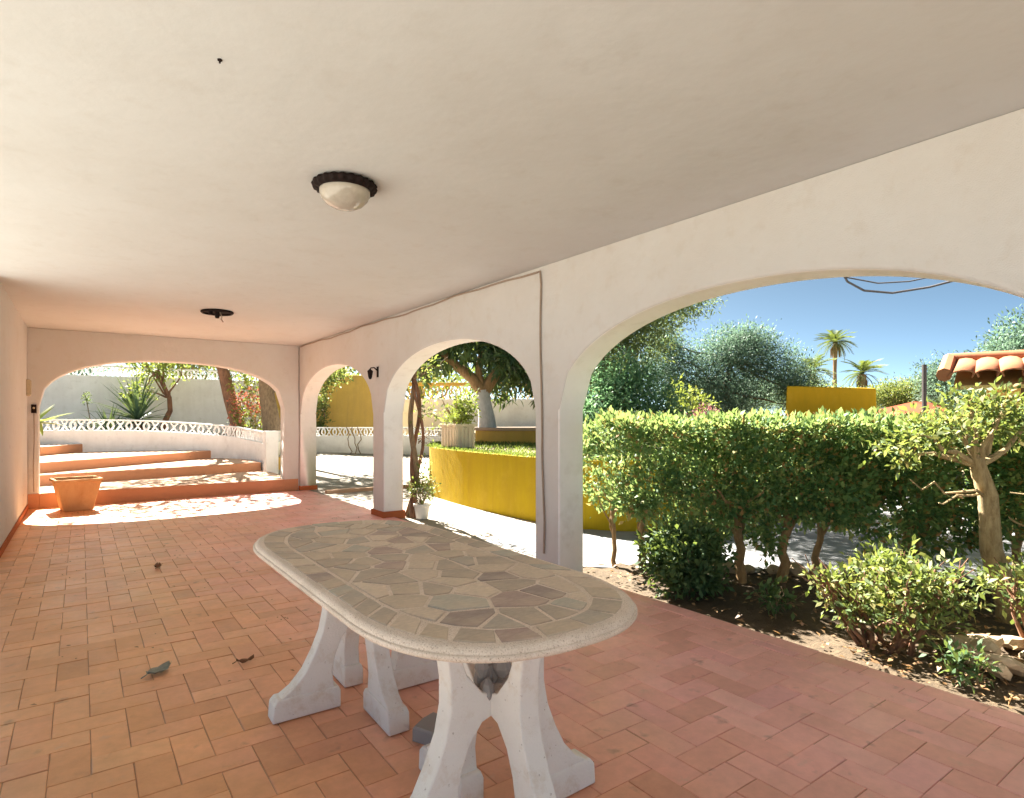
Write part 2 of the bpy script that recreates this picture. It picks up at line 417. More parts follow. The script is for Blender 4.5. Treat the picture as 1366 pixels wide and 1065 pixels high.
# ------------------------------------------------------------------ the ground
g = MB(); NX, NY = 40, 40
g.add([(-300, -300, -.12), (300, -300, -.12), (300, 300, -.12), (-300, 300, -.12)], [(0, 1, 2, 3)])
tag(g.build('ground', M['ground'], smooth=False), kind='structure')

XR, XO = 3.08, 3.35        # inner and outer face of the arcade wall
XL, YE, H = -.60, 10.60, 2.5
YS = 6.9                    # side wall cut short for daylight; unseen side made open to the patio before it
YB = -2.6                   # open near end of the terrace, unseen behind the camera, left open to let light in

# outside paving, rising gently beyond the end of the terrace
def pave_z(x, y):
    t = max(0, min(1, (y - 10.1) / 5.5)); return -.028 + .36 * t
vs, fs = [], []
xs = [3.0 + i * .5 for i in range(15)]; ys = [3.9 + j * .45 for j in range(32)]
for y in ys:
    for x in xs: vs.append((x, y, pave_z(x, y)))
for j in range(len(ys) - 1):
    for i in range(len(xs) - 1):
        a = j * len(xs) + i; fs.append((a, a + 1, a + len(xs) + 1, a + len(xs)))
pv = MB().add(vs, fs).build('paving', M['paving']); tag(pv, kind='structure')
kb = MB().box(3.36, 7.2, 10.0, 10.12, -.05, .03).build('kerb', M['tread']); tag(kb, kind='structure')
pt = MB().add([(-16, -14, -.03), (3.3, -14, -.03), (3.3, YB + .01, -.03), (XL - .29, YB + .01, -.03), (XL - .29, 9.5, -.03), (-16, 9.5, -.03)], [tuple(range(6))])
tag(pt.build('bounce_patio', M['bounce_patio'], smooth=False), kind='structure')  # unseen pale ground, added to bounce sunlight up under the ceiling
# garden path behind the hedge
gp = MB().add([(3.4, 3.9, -.02), (4.3, 3.05, -.02), (9, -1.6, -.02), (14, -1.6, -.02), (14, 4.2, -.02), (5.1, 4.6, -.02), (4.6, 5.2, -.024), (3.4, 5.2, -.024)], [tuple(range(8))])
tag(gp.build('path', M['path'], smooth=False), kind='structure')
# soil bed
vs, fs = [], []
nx, ny = 46, 60
for j in range(ny):
    for i in range(nx):
        x = 3.2 + i * .12; y = -2.2 + j * .105
        z = -.035 + .035 * mnoise.noise(Vector((x * 2.2, y * 2.2, 0))) + .02 * mnoise.noise(Vector((x * 7, y * 7, 3))) + .03 * max(0, 1 - abs(x - 4.2) / .8)
        if x < 3.3: z = min(z, -.02)
        vs.append((x, y, z))
def bed_ok(x, y):
    return x + y < 7.28 and y < 3.9
for j in range(ny - 1):
    for i in range(nx - 1):
        a = j * nx + i
        x, y = vs[a][0], vs[a][1]
        if bed_ok(x, y): fs.append((a, a + 1, a + nx + 1, a + nx))
tag(MB().add(vs, fs).build('soil', M['soil']), kind='structure')

# ------------------------------------------------------------------ terrace floor with herringbone tiles
fl = MB().box(XL - .3, 3.215, YB, YE + .3, -.12, -.0042).build('terrace_floor', M['mortar'], smooth=False)
tag(fl, kind='structure')
TW = .125; J = .0034
def tile_mesh(a, b, name='tile'):
    return MB().prism([(-a / 2, -b / 2), (a / 2, -b / 2), (a / 2, b / 2), (-a / 2, b / 2)], -.02, 0, .0025).mesh(name, M['tile'], smooth=False)
cth, sth = math.cos(R(35.7)), math.sin(R(35.7))
def proj(x, y, z=0):
    xc = x * cth - y * sth; zc = x * sth + y * cth
    if zc < .3: return None
    return 683 + 800 * xc / zc, 558 + 800 * (1.25 - z) / zc, zc
tiles = []
X1 = 3.10
# herringbone cover
tiles = []
for iy in range(-22, 90):
    for ix in range(-8, 27):
        t = (ix - iy) % 4
        if t == 0: q = (ix, ix + 2, iy, iy + 1)
        elif t == 3: q = (ix, ix + 1, iy, iy + 2)
        else: continue
        x0, x1, y0, y1 = (.03 + q[0] * TW, .03 + q[1] * TW, q[2] * TW + .07, q[3] * TW + .07)
        x0, x1 = max(x0, XL), min(x1, X1); y0, y1 = max(y0, YB), min(y1, YE - .02)
        if x1 - x0 < .012 or y1 - y0 < .012: continue
        tiles.append((x0, x1, y0, y1))
yy = YB
while yy < 7.2:                      # border course along the garden edge
    if not (3.6 < yy < 3.75): pass
    tiles.append((X1, 3.218, yy, yy + .25)); yy += .25
yy = 7.2
while yy < 10.5:
    tiles.append((X1, 3.218, yy, min(yy + .25, 10.58))); yy += .25
scored = []
for q in tiles:
    cx, cy = (q[0] + q[1]) / 2, (q[2] + q[3]) / 2
    p = proj(cx, cy); sc = 0
    if p and -30 < p[0] < 1400 and p[1] < 1105: sc = (q[1] - q[0]) * (q[3] - q[2]) / p[2] ** 3
    scored.append((sc, q))
scored.sort(key=lambda a: -a[0])
cache = {}
farmb = MB()
for k, (sc, q) in enumerate(scored):
    x0, x1, y0, y1 = q; a, b = round(x1 - x0 - J, 3), round(y1 - y0 - J, 3)
    dz = random.uniform(-.0018, .0012)
    if k < 300:
        if (a, b) not in cache: cache[(a, b)] = tile_mesh(a, b)
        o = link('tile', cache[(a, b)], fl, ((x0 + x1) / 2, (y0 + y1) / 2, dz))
        o.rotation_euler = (random.gauss(0, .004), random.gauss(0, .004), random.gauss(0, .006))
    else:
        farmb.prism([(x0 + J / 2, y0 + J / 2), (x1 - J / 2, y0 + J / 2), (x1 - J / 2, y1 - J / 2), (x0 + J / 2, y1 - J / 2)], -.02, dz, .0025)
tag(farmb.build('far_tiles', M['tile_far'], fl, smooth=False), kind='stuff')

# ------------------------------------------------------------------ walls and ceiling
def arch_curve(c, half, spring, rise, n=44, p=2.0):
    pts = []
    for i in range(n + 1):
        a = math.pi * (1 - i / n); cx, sx = math.cos(a), math.sin(a)
        pts.append((c + half * math.copysign(abs(cx) ** (2 / p), cx), spring + rise * abs(sx) ** (2 / p)))
    return pts
def arch_wall(mk, s0, s1, ztop, arches, d0, d1, zbase=-.05):
    """wall along s with arched openings; mk(s, d, z) -> point; d0 seen face, d1 far face"""
    mb = MB(); cur = s0
    def quad(d, pts): mb.add([mk(s, d, z) for s, z in pts], [(0, 1, 2, 3)])
    outline = []
    for (c, half, spring, rise, p) in arches:
        a0, a1 = c - half, c + half
        for d in (d0, d1):
            for z0, z1 in ((zbase, spring), (spring, ztop)): quad(d, [(cur, z0), (a0, z0), (a0, z1), (cur, z1)])
        raw = arch_curve(c, half, spring, rise, 44, p); crv = [raw[0]]
        for q_ in raw[1:-1]:
            if q_[0] - crv[-1][0] > .035 and raw[-1][0] - q_[0] > .035: crv.append(q_)
        crv.append(raw[-1])
        for i in range(len(crv) - 1):
            (sa, za), (sb, zb) = crv[i], crv[i + 1]
            for d in (d0, d1): quad(d, [(sa, za), (sb, zb), (sb, ztop), (sa, ztop)])
            mb.add([mk(sa, d0, za), mk(sb, d0, zb), mk(sb, d1, zb), mk(sa, d1, za)], [(0, 1, 2, 3)])
        for s in (a0, a1):
            mb.add([mk(s, d0, zbase), mk(s, d0, spring), mk(s, d1, spring), mk(s, d1, zbase)], [(0, 1, 2, 3)])
        cur = a1
    for d in (d0, d1): quad(d, [(cur, zbase), (s1, zbase), (s1, ztop), (cur, ztop)])
    for s in (s0, s1): mb.add([mk(s, d0, zbase), mk(s, d0, ztop), mk(s, d1, ztop), mk(s, d1, zbase)], [(0, 1, 2, 3)])
    mb.add([mk(s0, d0, ztop), mk(s1, d0, ztop), mk(s1, d1, ztop), mk(s0, d1, ztop)], [(0, 1, 2, 3)])
    return mb
A = [(-1.15, 1.35, 2.1, .14, 2.6), (2.08, 1.57, 1.33, .71, 2.1), (5.50, 1.54, 1.33, .72, 2.1), (8.97, 1.58, 1.33, .72, 2.1)]  # first opening is out of view, made tall to admit more light
aw = empty('arcade_wall', (XR, 5, 0)); tag(aw, 'long white stucco wall with arches opening on the garden and hedge', 'wall')
mk = lambda s, d, z: (d - XR, s - 5, z)
aw_m = arch_wall(mk, YB, YE + .27, H - .003, A, XR, XO).build('wall', M['wall'], aw, bevel=.022, seg=3, merge=True, ang=50)
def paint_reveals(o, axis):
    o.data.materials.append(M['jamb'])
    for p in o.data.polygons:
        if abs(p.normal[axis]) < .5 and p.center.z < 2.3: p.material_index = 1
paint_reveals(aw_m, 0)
for (y0, y1) in ((7.04, 7.39), (10.55, 10.6)):
    MB().box(-.018, XO - XR + .018, y0 - 5 - .018, y1 - 5 + .018, -.03, .075).build('skirting', M['skirt'], aw_m, bevel=.004)
ew = empty('end_wall', (1.2, YE, 0)); tag(ew, 'white stucco wall with one wide low arch above the steps', 'wall')
mk2 = lambda s, d, z: (s - 1.2, d - YE, z)
ew_m = arch_wall(mk2, XL - .2, XR - .004, H - .003, [(1.175, 1.65, 1.42, .70, 2.35)], YE, YE + .25).build('wall', M['wall'], ew, bevel=.02, seg=3, merge=True, ang=50)
for (x0, x1) in ((XL + .004, -.475), (2.825, XR - .03)):
    MB().box(x0 - 1.2 - (.0 if x0 < 0 else 0), x1 - 1.2, -.016, .2, -.03, .2).build('skirting', M['riser'], ew_m)
hw = empty('side_wall', (XL, 4, 0)); tag(hw, 'plain white wall along the side of the terrace, scuffed near the floor', 'wall')
hw_m = MB().box(-.25, 0, YS - 4, YE - 4 - .003, -.05, H - .003).build('wall', M['wall'], hw)
MB().box(.002, .014, YS - 4, YE - 4 - .02, -.03, .07).build('skirting', M['skirt'], hw_m)
for i in range(14):        # chipped plaster spots
    y = random.uniform(6.2, 10.3); z = random.choice([random.uniform(.1, .4), random.uniform(.1, 1.6)])
    r = random.uniform(.008, .022)
    MB().add([(.003, y - 4 + r * math.cos(a) * random.uniform(.5, 1.2), z + r * math.sin(a) * random.uniform(.6, 1.6)) for a in (k * math.pi / 4 for k in range(8))], [tuple(range(8))]).build('plaster_chip', M['conc'], hw_m, smooth=False)
ce = MB()
ncx, ncy = 14, 44
vs, fs = [], []
for j in range(ncy + 1):
    for i in range(ncx + 1):
        x = XL - .25 + (XO - XL + .25) * i / ncx; y = YB + (YE + .25 - YB) * j / ncy
        edge = min(x - XL, XR - x, YE - y, y - YB)
        vs.append((x, y, H + (.012 * mnoise.noise(Vector((x * .8, y * .8, 0))) if edge > .1 else 0)))
for j in range(ncy):
    for i in range(ncx):
        a = j * (ncx + 1) + i; fs.append((a, a + ncx + 1, a + ncx + 2, a + 1))
ce.add(vs, fs)
ce.box(XL - .25, XO + .06, YB, YE + .30, H + .02, H + .27)
tag(ce.build('ceiling', M['ceiling']), kind='structure')

# ------------------------------------------------------------------ steps beyond the end arch
st = empty('terrace_steps', (1.2, 11.5, 0)); tag(st, 'fan of terracotta edged steps climbing beyond the wide end arch', 'steps')
def step(poly, z0, z1):
    so = MB().prism([(x - 1.2, y - 11.5) for x, y in poly], z0, z1).build('step', M['riser'], st, smooth=False, bevel=.008)
    cx = sum(p[0] for p in poly) / len(poly); cy = sum(p[1] for p in poly) / len(poly)
    q = [(cx + (x - cx) * .985 - 1.2, cy + (y - cy) * .985 - 11.5) for x, y in poly]
    MB().prism(q, z1 + .001, z1 + .005).build('tread', M['tread'], so, smooth=False)
step([(-.475, 10.585), (2.825, 10.585), (2.83, 10.86), (3.0, 10.86), (3.0, 12.7), (-1.6, 11.75), (-1.6, 10.87), (-.475, 10.87)], -.05, .20)
step([(-1.6, 11.45), (-.5, 11.73), (2.9, 12.58), (2.92, 13.4), (2.6, 14.4), (1.3, 15.2), (0, 15.4), (-1.6, 15.3)], 0, .37)
step([(-1.6, 11.7), (-.5, 12.1), (2.45, 14.6), (1.3, 15.2), (0, 15.4), (-1.6, 15.3)], .2, .54)
step([(-1.6, 13.2), (-.6, 14.2), (.05, 15.35), (-1.6, 15.3)], .4, .71)

def openwork(parent, p0, p1, h, origin, unit=.34, name='openwork_block', mat=None):
    """a run of cast blocks: pairs of bowed bars forming ovals with lozenges between"""
    p0, p1 = Vector(p0), Vector(p1); L = (p1 - p0).length; n = max(1, round(L / unit)); d = (p1 - p0) / n; u = d.normalized()
    ul = d.length
    key = (round(ul, 3), round(h, 3))
    mb = MB(); w = .022
    for sgn in (-1, 1):
        pts = [Vector((ul * .5 + sgn * ul * .16 * math.sin(math.pi * k / 6), 0, h * k / 6)) for k in range(7)]
        mb.tube(pts, w, 6)
        pts = [Vector((ul * (.5 + sgn * (.5 - .17 * abs(math.cos(math.pi * k / 6)) ** 1.5)) , 0, h * k / 6)) for k in range(7)]
        mb.tube(pts, w * .8, 5)
    me = mb.mesh(name, mat or M['white'])
    ang = math.atan2(u.y, u.x)
    for k in range(n):
        o = link(name, me, parent, p0 + d * k - Vector(origin)); o.rotation_euler.z = ang
        o.rotation_euler.y = -math.asin(max(-1, min(1, u.z)))
    return n
def ribbon(path, half, name, mat, parent, origin, zlo, zhi, bevel=.01):
    """thick wall following path [(x,y)], zlo/zhi: functions of index"""
    n = len(path); L, Rr = [], []
    for i, p in enumerate(path):
        a = Vector(path[max(i - 1, 0)]); b = Vector(path[min(i + 1, n - 1)]); t = (b - a).normalized(); nn = Vector((-t.y, t.x))
        L.append(Vector(p) + nn * half); Rr.append(Vector(p) - nn * half)
    vs, fs = [], []
    for i in range(n):
        for q, z in ((L[i], zlo(i)), (Rr[i], zlo(i)), (Rr[i], zhi(i)), (L[i], zhi(i))): vs.append((q.x - origin[0], q.y - origin[1], z - origin[2]))
    for i in range(n - 1):
        for k in range(4):
            k2 = (k + 1) % 4; fs.append((i * 4 + k, i * 4 + k2, i * 4 + 4 + k2, i * 4 + 4 + k))
    fs += [(3, 2, 1, 0), tuple((n - 1) * 4 + k for k in range(4))]
    return MB().add(vs, fs).build(name, mat, parent, bevel=bevel, merge=True)
def spline(pts, per=8):
    out = []
    P = [Vector(p) for p in pts]; P = [P[0] * 2 - P[1]] + P + [P[-1] * 2 - P[-2]]
    for i in range(1, len(P) - 2):
        for k in range(per):
            t = k / per; a, b, c, d = P[i - 1], P[i], P[i + 1], P[i + 2]
            out.append(.5 * ((2 * b) + (-a + c) * t + (2 * a - 5 * b + 4 * c - d) * t * t + (-a + 3 * b - 3 * c + d) * t ** 3))
    out.append(P[-2]); return out
cw = empty('curved_garden_wall', (1.5, 15, 0)); tag(cw, 'low curved white wall topped with openwork blocks above the steps', 'wall')
pts = spline([(3.02, 12.45, .74), (2.95, 13.4, .78), (2.55, 14.35, .87), (1.3, 15.12, .97), (0, 15.38, 1.0), (-1.7, 15.3, 1.0)], 6)
o3 = (1.5, 15, 0)
ribbon([(p.x, p.y) for p in pts], .07, 'wall', M['white'], cw, o3, lambda i: 0, lambda i: pts[i].z)
for i in range(0, len(pts) - 3, 3):
    openwork(cw, pts[i], pts[i + 3], .20, o3, .31)
ribbon([(p.x, p.y) for p in pts], .045, 'top_rail', M['white'], cw, o3, lambda i: pts[i].z + .195, lambda i: pts[i].z + .225, .005)
MB().box(2.9 - 1.5, 3.14 - 1.5, 12.2 - 15, 12.44 - 15, 0, 1.0).build('end_post', M['white'], cw, bevel=.012)

# second low wall seen through the far side arch, with openwork on top, ochre wall behind
lw = empty('low_white_wall', (5.3, 15, 0)); tag(lw, 'low white wall with openwork blocks in front of the tall ochre wall', 'wall')
lp = [Vector((3.2, 13.2, .74)), Vector((4.4, 15.2, .76)), Vector((5.13, 16.0, .78)), Vector((6.28, 15.2, .78)), Vector((8.2, 14.2, .78))]
lp = spline(lp, 6)
o3 = (5.3, 15, 0)
ribbon([(p.x, p.y) for p in lp], .07, 'wall', M['white'], lw, o3, lambda i: 0, lambda i: lp[i].z)
for i in range(0, len(lp) - 3, 3): openwork(lw, lp[i], lp[i + 3], .2, o3, .31)
ribbon([(p.x, p.y) for p in lp], .045, 'top_rail', M['white'], lw, o3, lambda i: lp[i].z + .195, lambda i: lp[i].z + .225, .005)
yw = empty('tall_ochre_wall', (6.5, 18.2, 0)); tag(yw, 'tall plain ochre wall behind the low openwork wall', 'wall')
MB().add([(-2.0, 1.3, 0), (1.3, -.9, 0), (1.3, -.9, 2.5), (-2.0, 1.3, 2.8), (-1.85, 1.5, 0), (1.45, -.7, 0), (1.45, -.7, 2.5), (-1.85, 1.5, 2.8)],
         [(0, 1, 2, 3), (5, 4, 7, 6), (3, 2, 6, 7), (1, 5, 6, 2), (4, 0, 3, 7), (0, 4, 5, 1)]).build('wall', M['yellow2'], yw, bevel=.02)
ok = empty('ochre_kerb', (4.2, 13.2, 0)); tag(ok, 'short ochre kerb beside the white paving below the low wall', 'kerb')
MB().prism([(-.75, -.2), (.25, 1.1), (.05, 1.3), (-.95, .0)], 0, .42).build('block', M['yellow2'], ok, bevel=.02)

# back boundary wall behind the yucca
bw = empty('boundary_wall', (2, 19.4, 0)); tag(bw, 'high white boundary wall with openwork top behind the yucca', 'wall')
MB().box(-6, 3.4, 0, .2, 0, 2.38).build('wall', M['white'], bw)
openwork(bw, (-4, 19.5, 2.38), (5.4, 19.5, 2.38), .26, (2, 19.4, 0), .34)
MB().box(-6, 3.4, .06, .14, 2.62, 2.66).build('top_rail', M['white'], bw)
vs = [(-3, 15.6, .78), (0, 15.5, .78), (1.4, 15.25, .76), (2.7, 14.45, .74), (3.2, 13.3, .6), (5.0, 16.2, .7), (5.4, 19.5, .8), (-4, 19.5, .8)]
tag(MB().add(vs, [tuple(range(8))]).build('planting_bed', M['soil'], smooth=False), kind='structure')

# ------------------------------------------------------------------ raised ochre garden
rg = empty('raised_garden_wall', (5, 6, 0)); tag(rg, 'bright ochre curved retaining wall holding up the lawn', 'wall')
yp = spline([(14, 5.2, 0), (10, 5.3, 0), (7.6, 5.2, 0), (6.2, 4.75, 0), (5.3, 4.6, 0), (4.75, 5.2, 0), (4.6, 6.3, 0), (4.66, 8.0, 0), (4.95, 9.2, 0), (5.8, 10.3, 0), (7.2, 11.0, 0), (9.5, 11.3, 0)], 7)
ribbon([(p.x, p.y) for p in yp], .08, 'wall', M['yellow'], rg, (5, 6, 0), lambda i: -.05, lambda i: .77)
lawn = [(p.x, p.y, .755) for p in yp] + [(9.6, 22, .9), (16, 18, .9), (16, 5.2, .755)]
tag(MB().add(lawn, [tuple(range(len(lawn)))]).build('lawn', M['ground'], smooth=False), kind='structure')
# grass on the lawn
gn_ = 16000
gx = RNG.uniform(4.5, 10.5, gn_); gy = RNG.uniform(4.2, 11.2, gn_)
keep = []
from mathutils.geometry import intersect_point_line
poly = [(p[0], p[1]) for p in lawn]
def inside(x, y):
    c = False; n = len(poly); j = n - 1
    for i in range(n):
        if (poly[i][1] > y) != (poly[j][1] > y) and x < (poly[j][0] - poly[i][0]) * (y - poly[i][1]) / (poly[j][1] - poly[i][1]) + poly[i][0]: c = not c
        j = i
    return c
keep = np.array([inside(x, y) for x, y in zip(gx, gy)])
gx, gy = gx[keep], gy[keep]
# overhang tuft strip along the wall top
ex, ey = [], []
for p, q in zip(yp[14:], yp[15:]):
    for k in range(110):
        t = random.random(); ex.append(p.x + (q.x - p.x) * t + random.gauss(0.0, .05)); ey.append(p.y + (q.y - p.y) * t + random.gauss(0.0, .05))
gx = np.concatenate([gx, ex]); gy = np.concatenate([gy, ey]); n = len(gx)
d = rnd_dirs(n, 1.2)
me = leaves_mesh('grass', np.stack([gx, gy, np.full(n, .757)], 1), d, rnd_dirs(n), RNG.uniform(.03, .08, n), .012, M['grass'])
tag(link('grass', me), 'short pale grass on the raised lawn', 'grass', kind='stuff')
t2 = empty('upper_tier_wall', (8, 9, 0)); tag(t2, 'long low ochre wall with pale coping across the lawn', 'wall')
tp = spline([(13.5, 5.0, 0), (10.8, 7.0, 0), (8.2, 8.7, 0), (6.9, 9.6, 0), (6.55, 10.3, 0)], 6)
ribbon([(p.x, p.y) for p in tp], .1, 'wall', M['yellow2'], t2, (8, 9, 0), lambda i: .74, lambda i: 1.0)
ribbon([(p.x, p.y) for p in tp], .14, 'coping', M['tread'], t2, (8, 9, 0), lambda i: 1.002, lambda i: 1.06)
bed2 = [(p.x, p.y, 1.0) for p in tp] + [(8, 15, 1.0), (16, 12, 1.0), (16, 5, 1.0)]
tag(MB().add(bed2, [tuple(range(len(bed2)))]).build('upper_bed', M['soil'], smooth=False), kind='structure')
gw = empty('far_garden_wall', (11.5, 19, 0)); tag(gw, 'white garden wall with ochre openwork top behind the rubber tree', 'wall')
a, b = Vector((7.4, 22.0, 0)), Vector((16, 15.6, 0))
ribbon([(a.x, a.y), (b.x, b.y)], .1, 'wall', M['white'], gw, (11.5, 19, 0), lambda i: .5, lambda i: 1.95)
openwork(gw, a + Vector((0, 0, 1.95)), b + Vector((0, 0, 1.95)), .5, (11.5, 19, 0), .5, mat=M['yellow2'])
ribbon([(a.x, a.y), (b.x, b.y)], .09, 'top_rail', M['yellow2'], gw, (11.5, 19, 0), lambda i: 2.44, lambda i: 2.56)

# ------------------------------------------------------------------ table
T = empty('garden_table', (1.0, 2.06, 0)); tag(T, 'long rounded stone mosaic table on white cast pedestals', 'table')
TH = .72; HW, HL = .42, .97
def toutline(hw, hl, n=72, p=3.0):
    pts = []
    r = min(hw, .40 * hw / .435)
    # straight sides with wide rounded ends
    for k in range(n):
        a = 2 * math.pi * k / n; c, s = math.cos(a), math.sin(a)
        ex = 2 / 2.5
        x = hw * math.copysign(abs(c) ** ex, c)
        # ends: elliptical caps of depth e joined to straight sides
        e = .50
        y = (hl - e) * (1 if s > 1e-9 else (-1 if s < -1e-9 else 0)) + e * math.copysign(abs(s) ** ex, s)
        pts.append((x, y))
    return pts
def offset_outline(d): return toutline(HW - d, HL - d, 144)
prof = [(.016, -.036), (.004, -.033), (0, -.027), (.0, -.02), (.002, -.0175), (.007, -.0165), (.007, -.013), (.010, -.006), (.018, -.001), (.028, 0)]
vs, fs = [], []
nO = 144
for (ins, z) in prof:
    vs += [(x, y, TH + z) for x, y in offset_outline(ins)]
for l in range(len(prof) - 1):
    for k in range(nO):
        k2 = (k + 1) % nO; fs.append((l * nO + k, l * nO + k2, (l + 1) * nO + k2, (l + 1) * nO + k))
fs += [tuple(range(nO - 1, -1, -1)), tuple((len(prof) - 1) * nO + k for k in range(nO))]
MB().add(vs, fs).build('tabletop', M['terrazzo'], T, ang=60)
def shrink_clip(poly, cut):
    """clip convex polygon by half plane n.x <= c"""
    nx, ny, c = cut; out = []
    for i in range(len(poly)):
        a, b = poly[i], poly[(i + 1) % len(poly)]
        da, db = nx * a[0] + ny * a[1] - c, nx * b[0] + ny * b[1] - c
        if da <= 0: out.append(a)
        if (da < 0) != (db < 0) and abs(da - db) > 1e-12:
            t = da / (da - db); out.append((a[0] + (b[0] - a[0]) * t, a[1] + (b[1] - a[1]) * t))
    return out
def add_stone(poly):
    if len(poly) < 3: return
    cx = sum(p[0] for p in poly) / len(poly); cy = sum(p[1] for p in poly) / len(poly)
    loc = [(x - cx, y - cy) for x, y in poly]
    o = MB().prism(loc, -.008, .002 + random.uniform(0, .0022), .0018).build('mosaic_stone', M['stone'], T, smooth=False, loc=(cx, cy, TH)); o.rotation_euler = (random.gauss(0, .012), random.gauss(0, .012), 0)
rng2 = random.Random(11)
def ring(d0, d1, lo, hi, skip):
    o0, o1 = offset_outline(d0), offset_outline(d1)
    acc = [0]
    for k in range(nO): acc.append(acc[-1] + math.dist(o0[k], o0[(k + 1) % nO]))
    tot = acc[-1]; s = 0; marks = []
    while s < tot - lo * .8: marks.append(s); s += rng2.uniform(lo, hi)
    marks.append(tot)
    def at(o, s):
        s = s % tot
        k = max(i for i in range(nO) if acc[i] <= s + 1e-9); f_ = (s - acc[k]) / max(1e-9, acc[k + 1] - acc[k])
        a, b = o[k], o[(k + 1) % nO]; return (a[0] + (b[0] - a[0]) * f_, a[1] + (b[1] - a[1]) * f_)
    gap = .007
    for m0, m1 in zip(marks, marks[1:]):
        if rng2.random() < skip: continue
        j = lambda: rng2.uniform(-.012, .012)
        sa, sb = m0 + gap, m1 - gap; mid = (sa + sb) / 2
        e0, e1 = j(), j(); dd = rng2.uniform(0, .5)
        def lerp(p, q, t): return (p[0] + (q[0] - p[0]) * t, p[1] + (q[1] - p[1]) * t)
        add_stone([at(o0, sa), at(o0, mid), at(o0, sb), lerp(at(o0, sb + e1), at(o1, sb + e1), .96), lerp(at(o0, mid), at(o1, mid), 1.0), lerp(at(o0, sa + e0), at(o1, sa + e0), .96)])
ring(.036, .108, .09, .15, .05)
inner = offset_outline(.12)[::3]
sites = []
while len(sites) < 74:
    p = (rng2.uniform(-HW + .13, HW - .13), rng2.uniform(-HL + .13, HL - .13))
    if all(math.dist((p[0] * 1.5, p[1]), (q[0] * 1.5, q[1])) > .10 for q in sites): sites.append(p)
    elif rng2.random() < .002: sites.append(p)
for i, p in enumerate(sites):
    poly = [(x, y) for x, y in inner]
    for j, q in enumerate(sites):
        if i == j: continue
        nx, ny = q[0] - p[0], q[1] - p[1]; l = math.hypot(nx, ny)
        nx /= l; ny /= l; c = nx * (p[0] + q[0]) / 2 + ny * (p[1] + q[1]) / 2 - .0065
        poly = shrink_clip(poly, (nx, ny, c))
        if len(poly) < 3: break
    # drop tiny edges
    cl = []
    for a in poly:
        if not cl or math.dist(a, cl[-1]) > .008: cl.append(a)
    if len(cl) >= 3 and math.dist(cl[0], cl[-1]) < .008: cl.pop()
    if len(cl) >= 3: add_stone(cl)
# pedestals: four curved arms each
def arm_mesh():
    zt = TH - .0365
    outer = [(.37, .085), (.315, .12), (.265, .175), (.225, .25), (.192, .33), (.176, .41), (.176, .49), (.19, .58), (.22, zt)]
    inner_ = [(.165, zt), (.148, .58), (.118, .50), (.065, .435), (.003, .412), (.003, .362), (.065, .345), (.11, .29), (.138, .22), (.15, .16), (.14, .085)]
    prof = outer + inner_
    th = .036; n = len(prof)
    vs = [(r, -th, z) for r, z in prof] + [(r, th, z) for r, z in prof]
    fs = [tuple(range(n)), tuple(range(2 * n - 1, n - 1, -1))]
    for k in range(n):
        k2 = (k + 1) % n; fs.append((k2, k, n + k, n + k2))
    bm_ = MB().add(vs, fs); ft_ = MB()
    a_, b_, w_ = .115, .398, .045
    ft_.add([(a_, -w_, 0), (b_, -w_, 0), (b_, w_, 0), (a_, w_, 0), (a_, -w_, .07), (b_ - .005, -w_, .07), (b_ - .005, w_, .07), (a_, w_, .07), (a_ + .01, -.04, .091), (b_ - .022, -.04, .091), (b_ - .022, .04, .091), (a_ + .01, .04, .091)],
            [(0, 3, 2, 1), (0, 1, 5, 4), (1, 2, 6, 5), (2, 3, 7, 6), (3, 0, 4, 7), (4, 5, 9, 8), (5, 6, 10, 9), (6, 7, 11, 10), (7, 4, 8, 11), (8, 9, 10, 11)])
    return bm_, ft_
_a, _f = arm_mesh(); armme = _a.mesh('leg', M['legw'], ang=35); footme = _f.mesh('foot', M['legw'], ang=35)
for py in (-.53, .52):
    for k in range(4):
        o = link('leg', armme, T, (.03, py, .003)); o.rotation_euler.z = k * math.pi / 2 + (.03 if py < 0 else -.02)
        b = o.modifiers.new('bevel', 'BEVEL'); b.harden_normals = True; b.width = .007; b.segments = 2; b.limit_method = 'ANGLE'; b.angle_limit = R(40)
        f_o = link('foot', footme, o); b = f_o.modifiers.new('bevel', 'BEVEL'); b.width = .006; b.segments = 2
    mm = MB()
    for k in range(7):
        a = random.uniform(0, 6.28); x, y = .03 + .04 * math.cos(a), py + .04 * math.sin(a); r = random.uniform(.02, .035)
        mm.lathe([(r * .5, -.03), (r, 0), (r * .7, .03), (r * .2, .045)], 7, (x, y, .44 + random.uniform(-.02, .06)))
    mm.build('mortar', M['conc'], T, smooth=False)
blk = MB()
blk.prism([(-.07, -.05), (.06, -.055), (.075, .04), (.01, .055), (-.065, .045)], 0, .055, .008)
o = blk.build('broken_block', M['conc'], smooth=False, loc=(1.12, 2.10, .001)); o.rotation_euler.z = .5
tag(o, 'small broken grey concrete block on the floor under the table', 'block')

